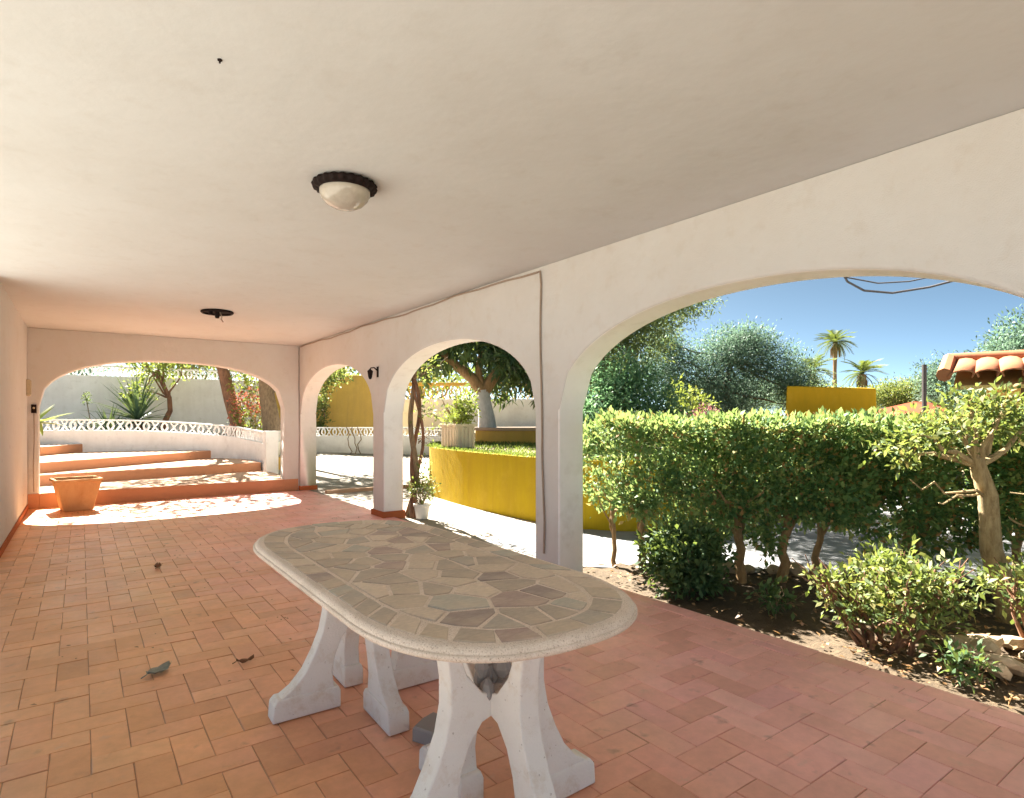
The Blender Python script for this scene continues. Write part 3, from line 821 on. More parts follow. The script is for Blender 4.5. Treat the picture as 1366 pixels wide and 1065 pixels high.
# ------------------------------------------------------------------ ceiling lights, lamp, cable, boxes
cl = empty('ceiling_light', (1.14, 3.11, H)); tag(cl, 'opal glass dome ceiling light with dark scalloped rim above the table', 'ceiling light')
wob = lambda a, j: 1 + (.035 * math.cos(a * 22) if j in (1, 2, 3) else 0)
MB().lathe([(.12, .004), (.158, -.004), (.166, -.018), (.158, -.036), (.138, -.046), (.128, -.040)], 132, wob=wob).build('rim', M['iron'], cl)
MB().lathe([(.132, -.036), (.13, -.06), (.118, -.088), (.095, -.112), (.064, -.129), (.03, -.138), (.004, -.140)], 48, cap0=False).build('dome', M['glass'], cl, ang=80)
cl2 = empty('ceiling_light', (1.29, 7.69, H)); tag(cl2, 'bare dark ceiling light base with loose fittings and no glass', 'ceiling light')
cr2 = MB().lathe([(.15, .004), (.172, -.006), (.176, -.02), (.165, -.032), (.15, -.03), (.148, -.012)], 48).build('rim', M['iron'], cl2)
MB().lathe([(.025, -.01), (.025, -.07), (.018, -.085)], 12, (.0, .0, 0)).build('bulb_socket', M['iron'], cr2)
MB().tube([(.03, 0, -.01), (.05, 0, -.06), (.04, -.02, -.10), (.06, -.03, -.13)], .006, 6).build('loose_wire', M['cable'], cr2)
MB().lathe([(.02, -.01), (.02, -.05)], 10, (-.07, .0, 0)).build('bulb_socket', M['iron'], cr2)
wl = empty('wall_lamp', (XR, 7.22, 1.84)); wl.scale = (.75,) * 3; tag(wl, 'small dark wrought iron wall lamp on the pier between arches', 'wall lamp')
MB().box(-.012, -.001, -.035, .035, -.09, .09).build('back_plate', M['iron'], wl, bevel=.004)
wa = MB().tube([(-.01, 0, .02), (-.07, 0, .07), (-.13, 0, .06), (-.14, 0, .03)], .01, 8).build('arm', M['iron'], wl)
MB().lathe([(.02, -.13), (.035, -.09), (.05, .0), (.055, .005), (.02, .035), (.008, .05)], 6, (-.14, 0, 0)).build('lantern', M['iron'], wa, smooth=False)
cb = []
for k in range(30):
    t = k / 29; cb.append((XR - .012, 10.5 - t * (10.5 - 3.91), H - .028 + .006 * math.sin(k * 1.7) + (.01 * math.sin(k * .6))))
cb += [(XR - .012, 3.875, H - .04), (XR - .012, 3.862, 2.35)]
for k in range(1, 24):
    t = k / 24; cb.append((XR - .012, 3.86 + .012 * math.sin(t * 9) - .09 * max(0, t - .6) / .4 + .05 * max(0, t - .85) / .15, 2.35 - t * 2.30))
tag(MB().tube(cb, .0085, 6).build('cable', M['cable']), 'thin brown cable running under the ceiling then down the pier', 'cable')
mb = empty('meter_box', (XL, 10.40, 1.66)); tag(mb, 'narrow beige switch box high on the house wall by the end arch', 'switch box')
mc = MB().box(.001, .045, -.07, .07, -.11, .11).build('case', M['box'], mb, bevel=.006)
MB().box(.046, .052, -.055, .055, -.095, .095).build('cover', M['box'], mc, bevel=.003)
sw = empty('wall_switch', (XL + .07, YE, 1.38)); tag(sw, 'small dark doorbell fitting on the end wall beside the arch', 'switch')
MB().box(-.03, .03, -.02, -.001, -.06, .06).build('plate', M['iron'], sw, bevel=.004)
MB().lathe([(.014, 0), (.014, .012), (.006, .018)], 10).build('button', M['box'], sw, loc=(0, -.021, .01)).rotation_euler.x = R(90)
MB().tube([(0, -.006, -.06), (.005, -.006, -.35), (-.005, -.006, -.8), (0, -.006, -1.15)], .005, 6).build('wire', M['cable'], sw)
hk = MB().lathe([(.008, .01), (.008, -.003), (.003, -.006), (.003, -.012)], 8, cap1=True).build('ceiling_hook', M['iron'], loc=(.393, 2.294, H))
tag(hk, 'tiny dark hook fixed in the bare ceiling', 'hook')
rods = empty('wire_bracket', (3.45, 1.35, 2.0)); tag(rods, 'thin bent grey wire hanging outside the top of the wide arch', 'wire')
def rod(pts, r=.006):
    MB().tube([(x - 3.45, y - 1.35, z - 2.0) for x, y, z in pts], r, 6).build('wire', M['rod'], rods)
rod([(3.40, 1.70, 2.20), (3.42, 1.60, 2.0), (3.44, 1.53, 1.945), (3.445, 1.525, 1.941), (3.58, 1.44, 1.93), (3.68, 1.30, 1.95), (3.72, 1.10, 1.985), (3.73, 1.07, 1.99)])
rod([(3.42, 1.62, 2.03), (3.55, 1.50, 1.99), (3.64, 1.38, 1.99), (3.68, 1.26, 2.005), (3.68, 1.18, 2.2)], .004)

# ------------------------------------------------------------------ pots and floor litter
pl = empty('square_planter', (-.05, 10.12, 0), R(8)); tag(pl, 'empty tapered terracotta planter standing before the steps', 'planter')
def frustum(b, t, h, w):
    mbx = MB(); prof = [(b, 0), (t, h), (t, h), (t - w, h), (t - w, h - .1)]
    vs = []
    for r, z in prof: vs += [(-r, -r, z), (r, -r, z), (r, r, z), (-r, r, z)]
    fs = [(3, 2, 1, 0)]
    for l in range(len(prof) - 1):
        for k in range(4):
            k2 = (k + 1) % 4; fs.append((l * 4 + k, l * 4 + k2, l * 4 + 4 + k2, l * 4 + 4 + k))
    fs.append(tuple(range(16, 20))); return mbx.add(vs, fs)
pb = frustum(.165, .255, .43, .03).build('body', M['pot'], pl, bevel=.012, seg=3, merge=True)
MB().box(-.268, .268, -.268, -.232, .392, .434).box(-.268, .268, .232, .268, .392, .434).box(-.268, -.232, -.231, .231, .392, .433).box(.232, .268, -.231, .231, .392, .433).build('rim', M['pot'], pb, bevel=.01)
MB().box(-.215, .215, -.215, .215, .30, .36).build('soil', M['soil_pot'], pb)
# litter on the tiles
def leaf_curl(name, mat, loc, rz, L, W, label, cat):
    vs, fs = [], []; n = 7
    for i in range(n):
        t = i / (n - 1); w = W * math.sin(math.pi * (t * .92 + .04)) ** .8; z = .003 + .03 * (t - .5) ** 2 * 4 * .5
        for s in (-1, -.5, 0, .5, 1): vs.append(((t - .5) * L, s * w * .5, z + .014 * abs(s) ** 1.5 + .004 * math.sin(i * 2 + s * 3)))
    for i in range(n - 1):
        for k in range(4): fs.append((i * 5 + k, i * 5 + k + 1, i * 5 + 6 + k, i * 5 + 5 + k))
    o = MB().add(vs, fs); o.tube([(-L * .5, 0, .017), (-L * .68, .01, .006)], .0025, 5)
    o = o.build(name, mat, loc=loc); o.rotation_euler.z = rz
    sd = o.modifiers.new('thick', 'SOLIDIFY'); sd.thickness = .0015
    return tag(o, label, cat)
leaf_curl('fallen_leaf', M['greyleaf'], (.31, 3.40, .001), R(35), .13, .075, 'curled grey dry leaf lying alone on the open floor tiles', 'leaf')
leaf_curl('fallen_leaf', M['deadleaf'], (.52, 5.8, .001), R(80), .10, .06, 'brown crumpled leaf on the tiles far beyond the table', 'leaf')
leaf_curl('fallen_leaf', M['deadleaf'], (.68, 3.28, .001), R(0), .085, .022, 'thin brown leaf sprig on the tiles beside the table leg', 'leaf')
leaf_curl('fallen_leaf', M['deadleaf'], (1.45, 1.55, .001), R(20), .05, .03, 'tiny brown leaf crumb on tiles near the table foot', 'leaf')
n = 420
cx = np.concatenate([RNG.normal(.5, .45, 160), RNG.uniform(XL, 3, 260)]); cy = np.concatenate([RNG.normal(9.9, .3, 160), RNG.uniform(3, 10.5, 260)])
n = len(cx)
me = leaves_mesh('leaf_litter', np.stack([cx, np.minimum(cy, 10.5), np.full(n, .004)], 1), rnd_dirs(n) * np.array([1, 1, .12]) + np.array([0, 0, .06]), np.tile([0, 0, 1.], (n, 1)), RNG.uniform(.008, .03, n), .012, M['brown'])
tag(link('leaf_litter', me), 'scattered dry leaf crumbs on the terrace tiles', 'leaf litter', kind='stuff')

# ------------------------------------------------------------------ vine and pot at the pier
vn = empty('climbing_vine', (3.42, 7.0, 0)); tag(vn, 'bare twisting vine stems climbing the outside of the pier', 'vine')
for k, (ph, rr, dx, dy) in enumerate(((0, .042, .0, .06), (2.1, .034, .02, .04), (4.0, .026, .05, .02))):
    pts = []
    for i in range(20):
        t = i / 19; z = -.02 + t * 2.1
        pts.append((dx + .05 * math.sin(ph + t * 9) + (.05 * math.sin(t * 3.1)), dy - .03 + .05 * math.cos(ph + t * 9) - .06 * math.sin(math.pi * t), z))
    MB().tube(pts, [rr * (1 - .35 * i / 19) for i in range(20)], 8).build('stem', M['barkred'] if k else M['bark'], vn)
for k in range(9):
    z = random.uniform(.9, 1.9); a = random.uniform(-1, 1)
    MB().tube(branch_path((.08, -.08, z), (.25 + .2 * random.random(), -.1 + a * .25, z + random.uniform(-.1, .3)), .12, 5), [.008, .007, .006, .005, .004, .003], 5).build('twig', M['bark'], vn)
foliage('leaves', vn, M['shrub'], [((.18, -.1, 1.9), (.25, .25, .25)), ((.1, -.1, .55), (.14, .16, .3)), ((.25, -.1, 1.3), (.2, .2, .3))], 60, 5, .04, .06, .03)
vp = empty('white_pot', (3.50, 6.82, -.02)); vp.scale = (.85,) * 3; tag(vp, 'small weathered white pot with a leafy plant at the pier foot', 'potted plant')
MB().lathe([(.085, 0), (.115, .18), (.128, .19), (.13, .225), (.112, .225), (.105, .18)], 20).build('pot', M['potwhite'], vp)
mb = MB()
for k in range(9):
    a = random.uniform(0, 6.28); mb.tube(branch_path((0, 0, .17), (.2 * math.cos(a), .2 * math.sin(a), random.uniform(.4, .62)), .06, 4), [.01, .008, .007, .005, .003], 5)
mb.build('stem', M['bark'], vp)
foliage('leaves', vp, M['shrub'], [((0, 0, .46), (.2, .2, .15))], 38, 10, .035, .055, .024)

# ribbed planter on the lawn
bp = empty('ribbed_planter', (4.90, 8.3, .757), R(8)); tag(bp, 'square ribbed stone planter with yellow green plant on the lawn edge', 'planter')
MB().box(-.19, .19, -.19, -.16, 0, .36).box(-.19, .19, .16, .19, 0, .36).box(-.19, -.16, -.159, .159, 0, .36).box(.16, .19, -.159, .159, 0, .36).box(-.159, .159, -.159, .159, 0, .3).build('pot', M['potpale'], bp, bevel=.006)
for k in range(5):
    t_ = -.15 + .075 * k
    for q_ in range(4):
        o = MB().box(t_ - .017, t_ + .017, -.208, -.189, .02, .34).build('rib', M['potpale'], bp, bevel=.006); o.rotation_euler.z = q_ * math.pi / 2
MB().box(-.22, .22, -.22, -.17, .361, .40).box(-.22, .22, .17, .22, .361, .40).box(-.22, -.17, -.169, .169, .361, .40).box(.17, .22, -.169, .169, .361, .40).build('rim', M['potpale'], bp, bevel=.006)
mb = MB()
for k in range(8):
    a = random.uniform(0, 6.28); mb.tube(branch_path((0, 0, .36), (.28 * math.cos(a), .28 * math.sin(a), random.uniform(.6, .95)), .06, 4), [.012, .01, .008, .006, .004], 5)
mb.build('stem', M['bark'], bp)
foliage('leaves', bp, M['lime'], [((0, 0, .52), (.27, .27, .16)), ((.1, -.07, .72), (.17, .17, .2))], 110, 10, .045, .07, .026)

# ------------------------------------------------------------------ hedge
hg = empty('hedge', (4.4, 2.9, 0)); tag(hg, 'clipped green hedge on bare trunks across the garden bed', 'hedge')
ha, hb = np.array([3.62, 3.70]), np.array([7.35, -.14]); hl = np.linalg.norm(hb - ha); hu = (hb - ha) / hl; hn = np.array([hu[1], -hu[0]])  # hn points to the path side or camera side
def hedge_pts(n, depth=.40, z0=.32, z1=1.19):
    s = RNG.uniform(-.22, hl, n); face = RNG.random(n)
    w = RNG.uniform(-depth, depth, n); z = RNG.uniform(z0, z1, n)
    f = face < .42; w[f] = np.where(RNG.random(f.sum()) < .6, -1, 1) * depth * RNG.uniform(.8, 1.03, f.sum())
    t = (face >= .42) & (face < .60); z[t] = z1 * RNG.uniform(.955, 1.01, t.sum())
    # uneven skirt and bulges
    lump = .05 + .09 * np.sin(s * 4.1 + 1) + .06 * np.sin(s * 9.3) + .05 * np.sin(s * 17 + 2)
    z = z0 + (z - z0) + np.where(z < z0 + .2, lump, 0)
    w = w * (1 + .10 * np.sin(s * 6 + z * 7) + .06 * np.sin(s * 13 - z * 11))
    z = z + .02 * np.sin(s * 7 + w * 5) + .015 * np.sin(s * 15)
    return np.stack([ha[0] + hu[0] * s + hn[0] * w, ha[1] + hu[1] * s + hn[1] * w, z], 1), w
nc = 15500; pc, wc = hedge_pts(nc); per = 9
# gaps: drop clumps where a noise field is low, more so low down
kp = np.array([mnoise.noise(Vector((p[0] * 3.2, p[1] * 3.2, p[2] * 3.6))) + .35 * (p[2] - .75) > (-.33 + .30 * max(0, 1 - ((p[0] - ha[0]) * hu[0] + (p[1] - ha[1]) * hu[1]) / 1.3)) for p in pc])
kp &= ~((pc[:, 0] < 3.47) & (pc[:, 1] > 3.3))
pc = pc[kp]; nc = len(pc)
P = np.repeat(pc, per, 0); off = RNG.normal(size=P.shape) * .035; P2 = P + off
cen = np.stack([ha[0] + hu[0] * ((P[:, :2] - ha) @ hu), ha[1] + hu[1] * ((P[:, :2] - ha) @ hu), np.full(len(P), .7)], 1)
outd = P - cen; outd /= np.linalg.norm(outd, axis=1, keepdims=True) + 1e-6
D = off / .035 * .5 + outd * .6 + rnd_dirs(len(P)) * .4; D[:, 2] += .25
Nn = outd * .7 + rnd_dirs(len(P)) * .6; Nn[:, 2] += .5
sc = RNG.uniform(.5, 1.55, len(P))
me = leaves_mesh('foliage', P2 - np.array([4.4, 2.9, 0]), D, Nn, .044 * sc, .023 * sc, M['hedge'])
link('foliage', me, hg)
for (x, y, r) in ((3.72, 3.66, .018), (3.80, 3.42, .028), (4.22, 3.0, .026), (4.13, 2.72, .034), (4.38, 2.55, .036), (4.72, 2.45, .026), (5.3, 2.0, .03), (5.6, 2.15, .028), (6.0, 1.5, .03)):
    mb = MB(); top = .5
    p = branch_path((x, y, -.06), (x + random.uniform(-.07, .07), y + random.uniform(-.07, .07), top), .035, 6)
    mb.tube(p, [r * (1.25 - .45 * i / 6) for i in range(7)], 8)
    q = p[3]
    for k in range(5):
        a = random.choice([-.78, 2.36, .78]) + random.uniform(-.4, .4); l = random.uniform(.1, .28)
        mb.tube(branch_path(p[random.choice([3, 4, 5, 6])], (x + l * math.cos(a), y + l * math.sin(a), random.uniform(.6, .8)), .05, 4), [r * .5, r * .45, r * .35, r * .25, r * .12], 6)
    o = mb.build('trunk', M['barktan'], hg); o.data.transform(Matrix.Translation((-4.4, -2.9, 0)))
# edging stones along the path
for k in range(16):
    t = k / 15; x, y = 4.05 + t * 2.0 + random.uniform(-.03, .03), 3.28 - t * 2.05 + random.uniform(-.03, .03)
    mb = MB(); rr = random.uniform(.05, .085)
    bm = bmesh.new(); bmesh.ops.create_icosphere(bm, subdivisions=2, radius=1)
    sx, sy, sz = rr * random.uniform(1, 1.5), rr, rr * random.uniform(.6, .9); sd = random.random() * 50
    for v in bm.verts:
        f_ = 1 + .35 * mnoise.noise(v.co * 1.5 + Vector((sd, 0, 0))); v.co = Vector((v.co.x * sx * f_, v.co.y * sy * f_, v.co.z * sz * f_))
    me = bpy.data.meshes.new('edging_stone'); bm.to_mesh(me); bm.free(); me.materials.append(M['rock'])
    o = link('edging_stone', me, None, (x, y, .01)); o.rotation_euler.z = random.uniform(0, 6)
    tag(o, 'rough edging stone in the row between hedge trunks and path', 'stone', 'edging stones along the garden path')

# ------------------------------------------------------------------ shrubs and rocks in the bed
def shrub(name, loc, ells, mat, nclump, per, spread, L, W, label, nst, hst, stemmat, rst=.012, spreadst=.25):
    o = empty(name, loc); tag(o, label, 'shrub')
    mb = MB()
    for k in range(nst):
        a = random.uniform(0, 6.28); l = spreadst * random.uniform(.3, 1)
        e = random.choice(ells); tip = (e[0][0] + random.uniform(-.6, .6) * e[1][0], e[0][1] + random.uniform(-.6, .6) * e[1][1], e[0][2] + random.uniform(-.3, .6) * e[1][2])
        b = (.25 * e[0][0] + .06 * math.cos(a), .25 * e[0][1] + .06 * math.sin(a), -.05)
        p = branch_path(b, tip, .08, 5); mb.tube(p, [rst * (1.3 - .9 * i / 5) for i in range(6)], 6)
        for q in range(3):
            mb.tube(branch_path(p[3], (tip[0] + random.uniform(-.15, .15), tip[1] + random.uniform(-.15, .15), tip[2] + random.uniform(-.05, .12)), .1, 3), [rst * .5, rst * .4, rst * .3, rst * .2], 5)
    mb.build('stem', stemmat, o)
    foliage('foliage', o, mat, ells, nclump, per, spread, L, W, shell=.5)
    return o
shrub('round_shrub', (3.55, 2.80, 0), [((0, 0, .22), (.30, .30, .24)), ((.05, .1, .3), (.26, .26, .15))], M['dshrub'], 480, 10, .03, .06, .026, 'dense dark green round shrub at the terrace edge beside the pier', 7, .3, M['bark'])
shrub('loose_shrub', (3.62, 1.48, 0), [((0, 0, .42), (.22, .22, .12)), ((-.10, .22, .28), (.16, .18, .12)), ((.10, -.22, .33), (.22, .2, .14)), ((.02, .0, .2), (.3, .35, .12)), ((.25, .1, .35), (.2, .2, .14))], M['shrub'], 250, 9, .028, .048, .021, 'loose pale green shrub with open stems at the terrace edge', 16, .4, M['barkred'], .013)
shrub('loose_shrub', (4.15, .95, 0), [((0, 0, .34), (.3, .3, .14)), ((-.1, -.3, .3), (.3, .25, .14)), ((.2, -.1, .22), (.35, .3, .12)), ((.1, -.65, .3), (.35, .3, .16))], M['shrub'], 300, 9, .03, .048, .021, 'pale green shrub above the rock pile, below the forked tree', 14, .4, M['barkred'], .012)
shrub('seedling', (3.62, 2.15, 0), [((0, 0, .10), (.10, .10, .06))], M['dshrub'], 24, 8, .025, .05, .024, 'small green seedling in the bare soil between two shrubs', 3, .1, M['bark'], .005)
shrub('seedling', (3.42, 1.05, 0), [((0, 0, .09), (.09, .12, .06))], M['dshrub'], 24, 8, .025, .045, .02, 'little green tuft hugging the terrace edge beside the rocks', 3, .1, M['bark'], .005)
for k in range(22):
    rr = random.uniform(.035, .085)
    bm = bmesh.new(); bmesh.ops.create_icosphere(bm, subdivisions=2, radius=1); sd = random.random() * 50
    sx, sy, sz = rr * random.uniform(.9, 1.5), rr, rr * random.uniform(.5, .8)
    for v in bm.verts:
        f_ = 1 + .4 * mnoise.noise(v.co * 1.3 + Vector((sd, 0, 0))); v.co = Vector((v.co.x * sx * f_, v.co.y * sy * f_, v.co.z * sz * f_))
    me = bpy.data.meshes.new('rock'); bm.to_mesh(me); bm.free(); me.materials.append(M['rock'])
    x, y = random.gauss(3.78, .16), random.uniform(.55, 1.25)
    o = link('rock', me, None, (max(3.36, x), y, .0 + .06 * random.random())); o.rotation_euler = (random.uniform(-.4, .4), random.uniform(-.4, .4), random.uniform(0, 6))
    tag(o, 'pale rounded rock in the pile beside the terrace edge', 'rock', 'rocks piled in the garden bed')
n = 5200
lx = RNG.uniform(3.25, 6.3, n); ly = RNG.uniform(-1.2, 3.8, n); k_ = (lx + ly < 7.2) & ((RNG.random(n) < .35) | (ly < 1.6)); lx, ly = lx[k_], ly[k_]; n = len(lx)
me = leaves_mesh('fallen_leaves', np.stack([lx, ly, np.full(n, .0) + RNG.uniform(-.01, .03, n)], 1), rnd_dirs(n) * np.array([1, 1, .3]) + np.array([0, 0, .1]), np.tile([0, 0, 1.], (n, 1)) + rnd_dirs(n) * .4, RNG.uniform(.02, .06, n), .022, M['brown'])
tag(link('fallen_leaves', me), 'dry brown fallen leaves over the soil bed', 'leaves', kind='stuff')

# forked tree at the right of the bed
ft = empty('forked_tree', (4.76, 1.24, 0)); tag(ft, 'small forked tree with pale sunlit trunk in front of the hedge', 'tree')
mb = MB()
mb.tube([(.03, -.02, -.08), (.01, -.01, .06), (-.045, .035, .24), (-.095, .07, .42), (-.105, .075, .6), (-.115, .08, .76), (-.15, .11, .9), (-.17, .125, 1.0)], [.105, .085, .068, .06, .055, .054, .048, .038], 12)
mb.tube([(.0, 0, .05), (.08, -.06, .2), (.17, -.13, .36), (.22, -.16, .6), (.24, -.2, .85), (.3, -.24, 1.05)], [.07, .066, .055, .045, .04, .03], 10)
tips = [(-.45, .35, 1.15), (-.3, .25, 1.27), (-.1, .2, 1.36), (.05, .05, 1.36), (-.4, .45, 1.05), (.1, -.1, 1.25), (-.2, .0, 1.25), (-.3, .1, 1.2), (.0, .25, 1.25)]
twigs(mb, (-.16, .12, .95), tips, .026, .006, .06)
twigs(mb, (.3, -.24, 1.0), [(.5, -.5, 1.25), (.3, -.4, 1.3), (.6, -.3, 1.15), (.2, -.1, 1.28)], .022, .006, .06)
twigs(mb, (-.12, .09, .75), [(-.48, .38, .86), (-.4, .25, .72)], .012, .004, .12)
twigs(mb, (.22, -.16, .55), [(.0, .0, .78), (.05, .02, .62), (.5, -.4, .8)], .014, .005, .14)
mb.build('trunk', M['barkpale'], ft)
foliage('crown', ft, M['shrub'], [((-.32, .28, 1.17), (.24, .24, .13)), ((-.1, .15, 1.30), (.25, .25, .15)), ((.15, -.05, 1.27), (.25, .25, .17)), ((.45, -.4, 1.22), (.3, .3, .18)), ((-.5, .45, 1.02), (.15, .15, .1)), ((.4, -.35, .92), (.25, .3, .2)), ((.15, -.2, .7), (.12, .15, .2))], 400, 11, .036, .05, .021)

# ------------------------------------------------------------------ trees
def tree(name, loc, label, trunk, ells, mat, nclump, per, spread, L, W, bmat, limbs=8, r=.12, group=None, cat='tree', up=.3, shell=.45):
    o = empty(name, loc); tag(o, label, cat, group)
    mb = MB(); n = len(trunk); mb.tube(trunk, [r * (1.2 - .6 * i / (n - 1)) for i in range(n)], 10)
    for k in range(limbs):
        e = ells[k % len(ells)]; tip = tuple(e[0][i] + random.uniform(-.4, .4) * e[1][i] for i in range(3))
        b = trunk[random.choice(range(max(1, n // 2), n))]
        mb.tube(branch_path(b, tip, .06, 5), [r * .45, r * .4, r * .3, r * .22, r * .14, r * .06], 6)
    mb.build('trunk', bmat, o)
    foliage('crown', o, mat, ells, nclump, per, spread, L, W, up, shell)
    return o
# rubber tree above the lawn
rt = empty('rubber_tree', (7.15, 10.9, 1.0)); tag(rt, 'broad dark leaved tree with whitewashed trunk on the upper lawn', 'tree')
MB().tube([(.03, 0, -.1), (.0, 0, .3), (-.05, .02, .6), (-.08, .03, .86)], [.22, .175, .15, .15], 14).build('trunk', M['lime_wash'], rt)
mb = MB()
mb.tube([(-.09, .03, .82), (-.25, .15, 1.1), (-.55, .38, 1.4), (-.85, .6, 1.75), (-1.0, .7, 2.2)], [.14, .12, .10, .08, .05], 10)
mb.tube([(-.06, .02, .82), (.1, -.08, 1.1), (.28, -.2, 1.4), (.5, -.3, 1.9)], [.14, .12, .10, .06], 10)
mb.tube([(-.07, .02, .84), (-.15, .1, 1.3), (-.1, .0, 1.9)], [.09, .07, .04], 8)
mb.build('limb', M['barktan'], rt)
ell = [((-.6, .4, 1.9), (.8, .8, .5)), ((.3, -.1, 1.85), (.8, .8, .45)), ((.95, -.5, 1.4), (.6, .7, .6)), ((-1.3, .8, 1.7), (.7, .7, .5)), ((.1, -.6, 1.6), (.5, .4, .3)), ((.8, .8, 1.3), (.7, .6, .7)), ((1.4, -.6, 1.3), (.6, .6, .6)), ((0, 0, 2.5), (1.6, 1.6, .5))]
foliage('crown', rt, M['ficus'], ell, 1000, 8, .12, .24, .07, up=-.5)
# trees by the steps (trunks in view, crowns above the arch)
tree('leaning_tree', (3.22, 16.2, .7), 'thick leaning brown trunk standing against the white boundary wall', [(.05, 0, 0), (-.05, .02, .5), (-.18, .1, 1.0), (-.32, .2, 1.7), (-.45, .3, 2.6), (-.5, .3, 3.6)],
     [((-1.2, -.2, 4.6), (1.5, 1.3, .8)), ((.6, .3, 4.9), (1.4, 1.3, .8)), ((-.4, 1.2, 4.4), (1.3, 1.0, .7)), ((-2.4, .3, 4.2), (1.0, 1.0, .7)), ((-2.6, -1.2, 4.6), (1.1, .9, .5)), ((-.8, -1.3, 4.5), (1.2, .8, .5))], M['pine'], 420, 10, .13, .16, .06, M['barkred'], 12, .17)
tree('shaggy_trunk_tree', (3.8, 15.2, .6), 'shaggy grey trunk at the edge of the wide arch beside the leaning tree', [(.0, 0, 0), (-.06, .03, .6), (-.14, .08, 1.2), (-.2, .1, 2.0), (-.2, .1, 3.5)],
     [((.6, .3, 4.6), (1.5, 1.3, .8)), ((1.6, -.6, 4.4), (1.2, 1.2, .8)), ((.8, 1.6, 5.0), (1.5, 1.0, .8))], M['pine'], 260, 10, .13, .16, .06, M['bark'], 9, .2)
bg = empty('bougainvillea', (3.45, 15.75, .65)); tag(bg, 'straggly bougainvillea with orange red bracts between the two trunks', 'shrub')
mb = MB()
for k in range(14): mb.tube(branch_path((random.uniform(-.2, .2), random.uniform(-.2, .2), 0), (random.uniform(-.5, .4), random.uniform(-.3, .4), random.uniform(.9, 2.2)), .08, 6), [.012, .011, .01, .008, .006, .005, .003], 5)
mb.build('stem', M['barkpale'], bg)
foliage('leaves', bg, M['lime'], [((0, 0, .7), (.45, .4, .7)), ((-.05, .1, 1.6), (.4, .4, .6))], 130, 8, .07, .09, .05)
foliage('blossoms', bg, M['red'], [((-.15, -.1, 1.0), (.45, .35, .4)), ((-.5, -.2, .35), (.25, .2, .15))], 40, 9, .06, .07, .06)
tt = tree('thin_garden_tree', (1.72, 18.4, .7), 'slim twisting tree beside the yucca before the white wall', [(.0, 0, 0), (.05, 0, .35), (.22, 0, .75), (.2, 0, 1.1), (.02, 0, 1.5), (-.1, 0, 1.8)],
     [((-.1, 0, 1.95), (.7, .5, .35)), ((.5, .1, 2.3), (.8, .5, .3)), ((-.5, 0, 1.3), (.35, .3, .3)), ((-.7, 0, 2.4), (.6, .5, .3))], M['lime'], 150, 9, .10, .12, .05, M['barkred'], 9, .07)
# yucca with separate blades
def blade(L, W, droop=.15):
    vs, fs = [], []; n = 6
    for i in range(n):
        t = i / (n - 1); w = W * (1 - t) ** .7 * (.6 + .4 * min(1, t * 5)); x = L * t; z = -droop * L * t * t
        vs += [(x, -w / 2, z + w * .2), (x, 0, z), (x, w / 2, z + w * .2)]
    for i in range(n - 1):
        for k in range(2): fs.append((i * 3 + k, i * 3 + k + 1, i * 3 + 4 + k, i * 3 + 3 + k))
    return MB().add(vs, fs)
def rosette(name, loc, label, nb, L, W, z0, mat, cat='plant', elmin=-25, elmax=85, stem=None, part='blade'):
    o = empty(name, loc); tag(o, label, cat)
    if stem: MB().tube([(0, 0, 0), (.02, 0, z0 * .5), (0, 0, z0)], stem, 8).build('stem', M['barkred'], o)
    mes = [blade(L * s, W, d).mesh(part, mat) for s, d in ((1, .1), (.85, .2), (.7, .05))]
    for k in range(nb):
        b = link(part, mes[k % 3], o, (0, 0, z0))
        b.rotation_euler = (random.uniform(-.2, .2), -R(random.uniform(elmin, elmax)), k * 2.399 + random.uniform(-.2, .2))
    return o
rosette('yucca', (1.18, 18.0, .75), 'spiky dark green yucca in front of the white boundary wall', 60, 1.35, .10, .45, M['yucca'], stem=.1, elmin=-35)
rosette('agave', (.55, 17.6, .75), 'low clump of strap leaves left of the yucca', 40, .8, .08, .12, M['yucca'], elmin=10)
rosette('agave', (.05, 17.9, .75), 'small wispy strap leaf plant by the white boundary wall', 18, .55, .04, .05, M['yucca'], elmin=20)
rosette('banana_plant', (-.66, 13.6, .3), 'broad arching green leaves poking past the end arch jamb', 15, .62, .16, .85, M['shrub'], stem=.05, elmin=-30, elmax=60, part='leaf')
fs_ = empty('flower_stalk', (.25, 18.3, .8)); tag(fs_, 'thin dry flower stalk against the white boundary wall', 'plant')
MB().tube([(0, 0, 0), (-.08, 0, .5), (-.14, 0, .9), (-.2, 0, 1.05)], [.014, .012, .01, .006], 6).build('stalk', M['bark'], fs_)
foliage('seed_head', fs_, M['dshrub'], [((-.15, 0, .9), (.08, .08, .16))], 14, 6, .03, .06, .03)
# climber on the ochre wall
cr = empty('wall_creeper', (5.75, 17.3, .4)); tag(cr, 'dark green creeper hanging over the left side of the ochre wall', 'creeper')
mb = MB()
for k in range(6): mb.tube(branch_path((0, .5, 0), (random.uniform(-.3, .3), .3, random.uniform(1.2, 2.2)), .05, 6), .015, 5)
mb.build('stem', M['bark'], cr)
foliage('leaves', cr, M['shrub'], [((-.15, .2, 1.3), (.35, .3, .6)), ((.15, .2, 2.05), (.7, .3, .28)), ((-.1, .2, .7), (.25, .25, .3))], 200, 9, .07, .10, .05)
mbv = empty('bare_creeper', (6.0, 15.2, .3)); tag(mbv, 'thin dark bare stems hanging on the low openwork wall', 'creeper')
mb = MB()
for k in range(3): mb.tube(branch_path((.15 * k - .3, 0, .0), (.15 * k - .35, .1, .72), .10, 6), .012, 5)
mb.build('stem', M['bark'], mbv)

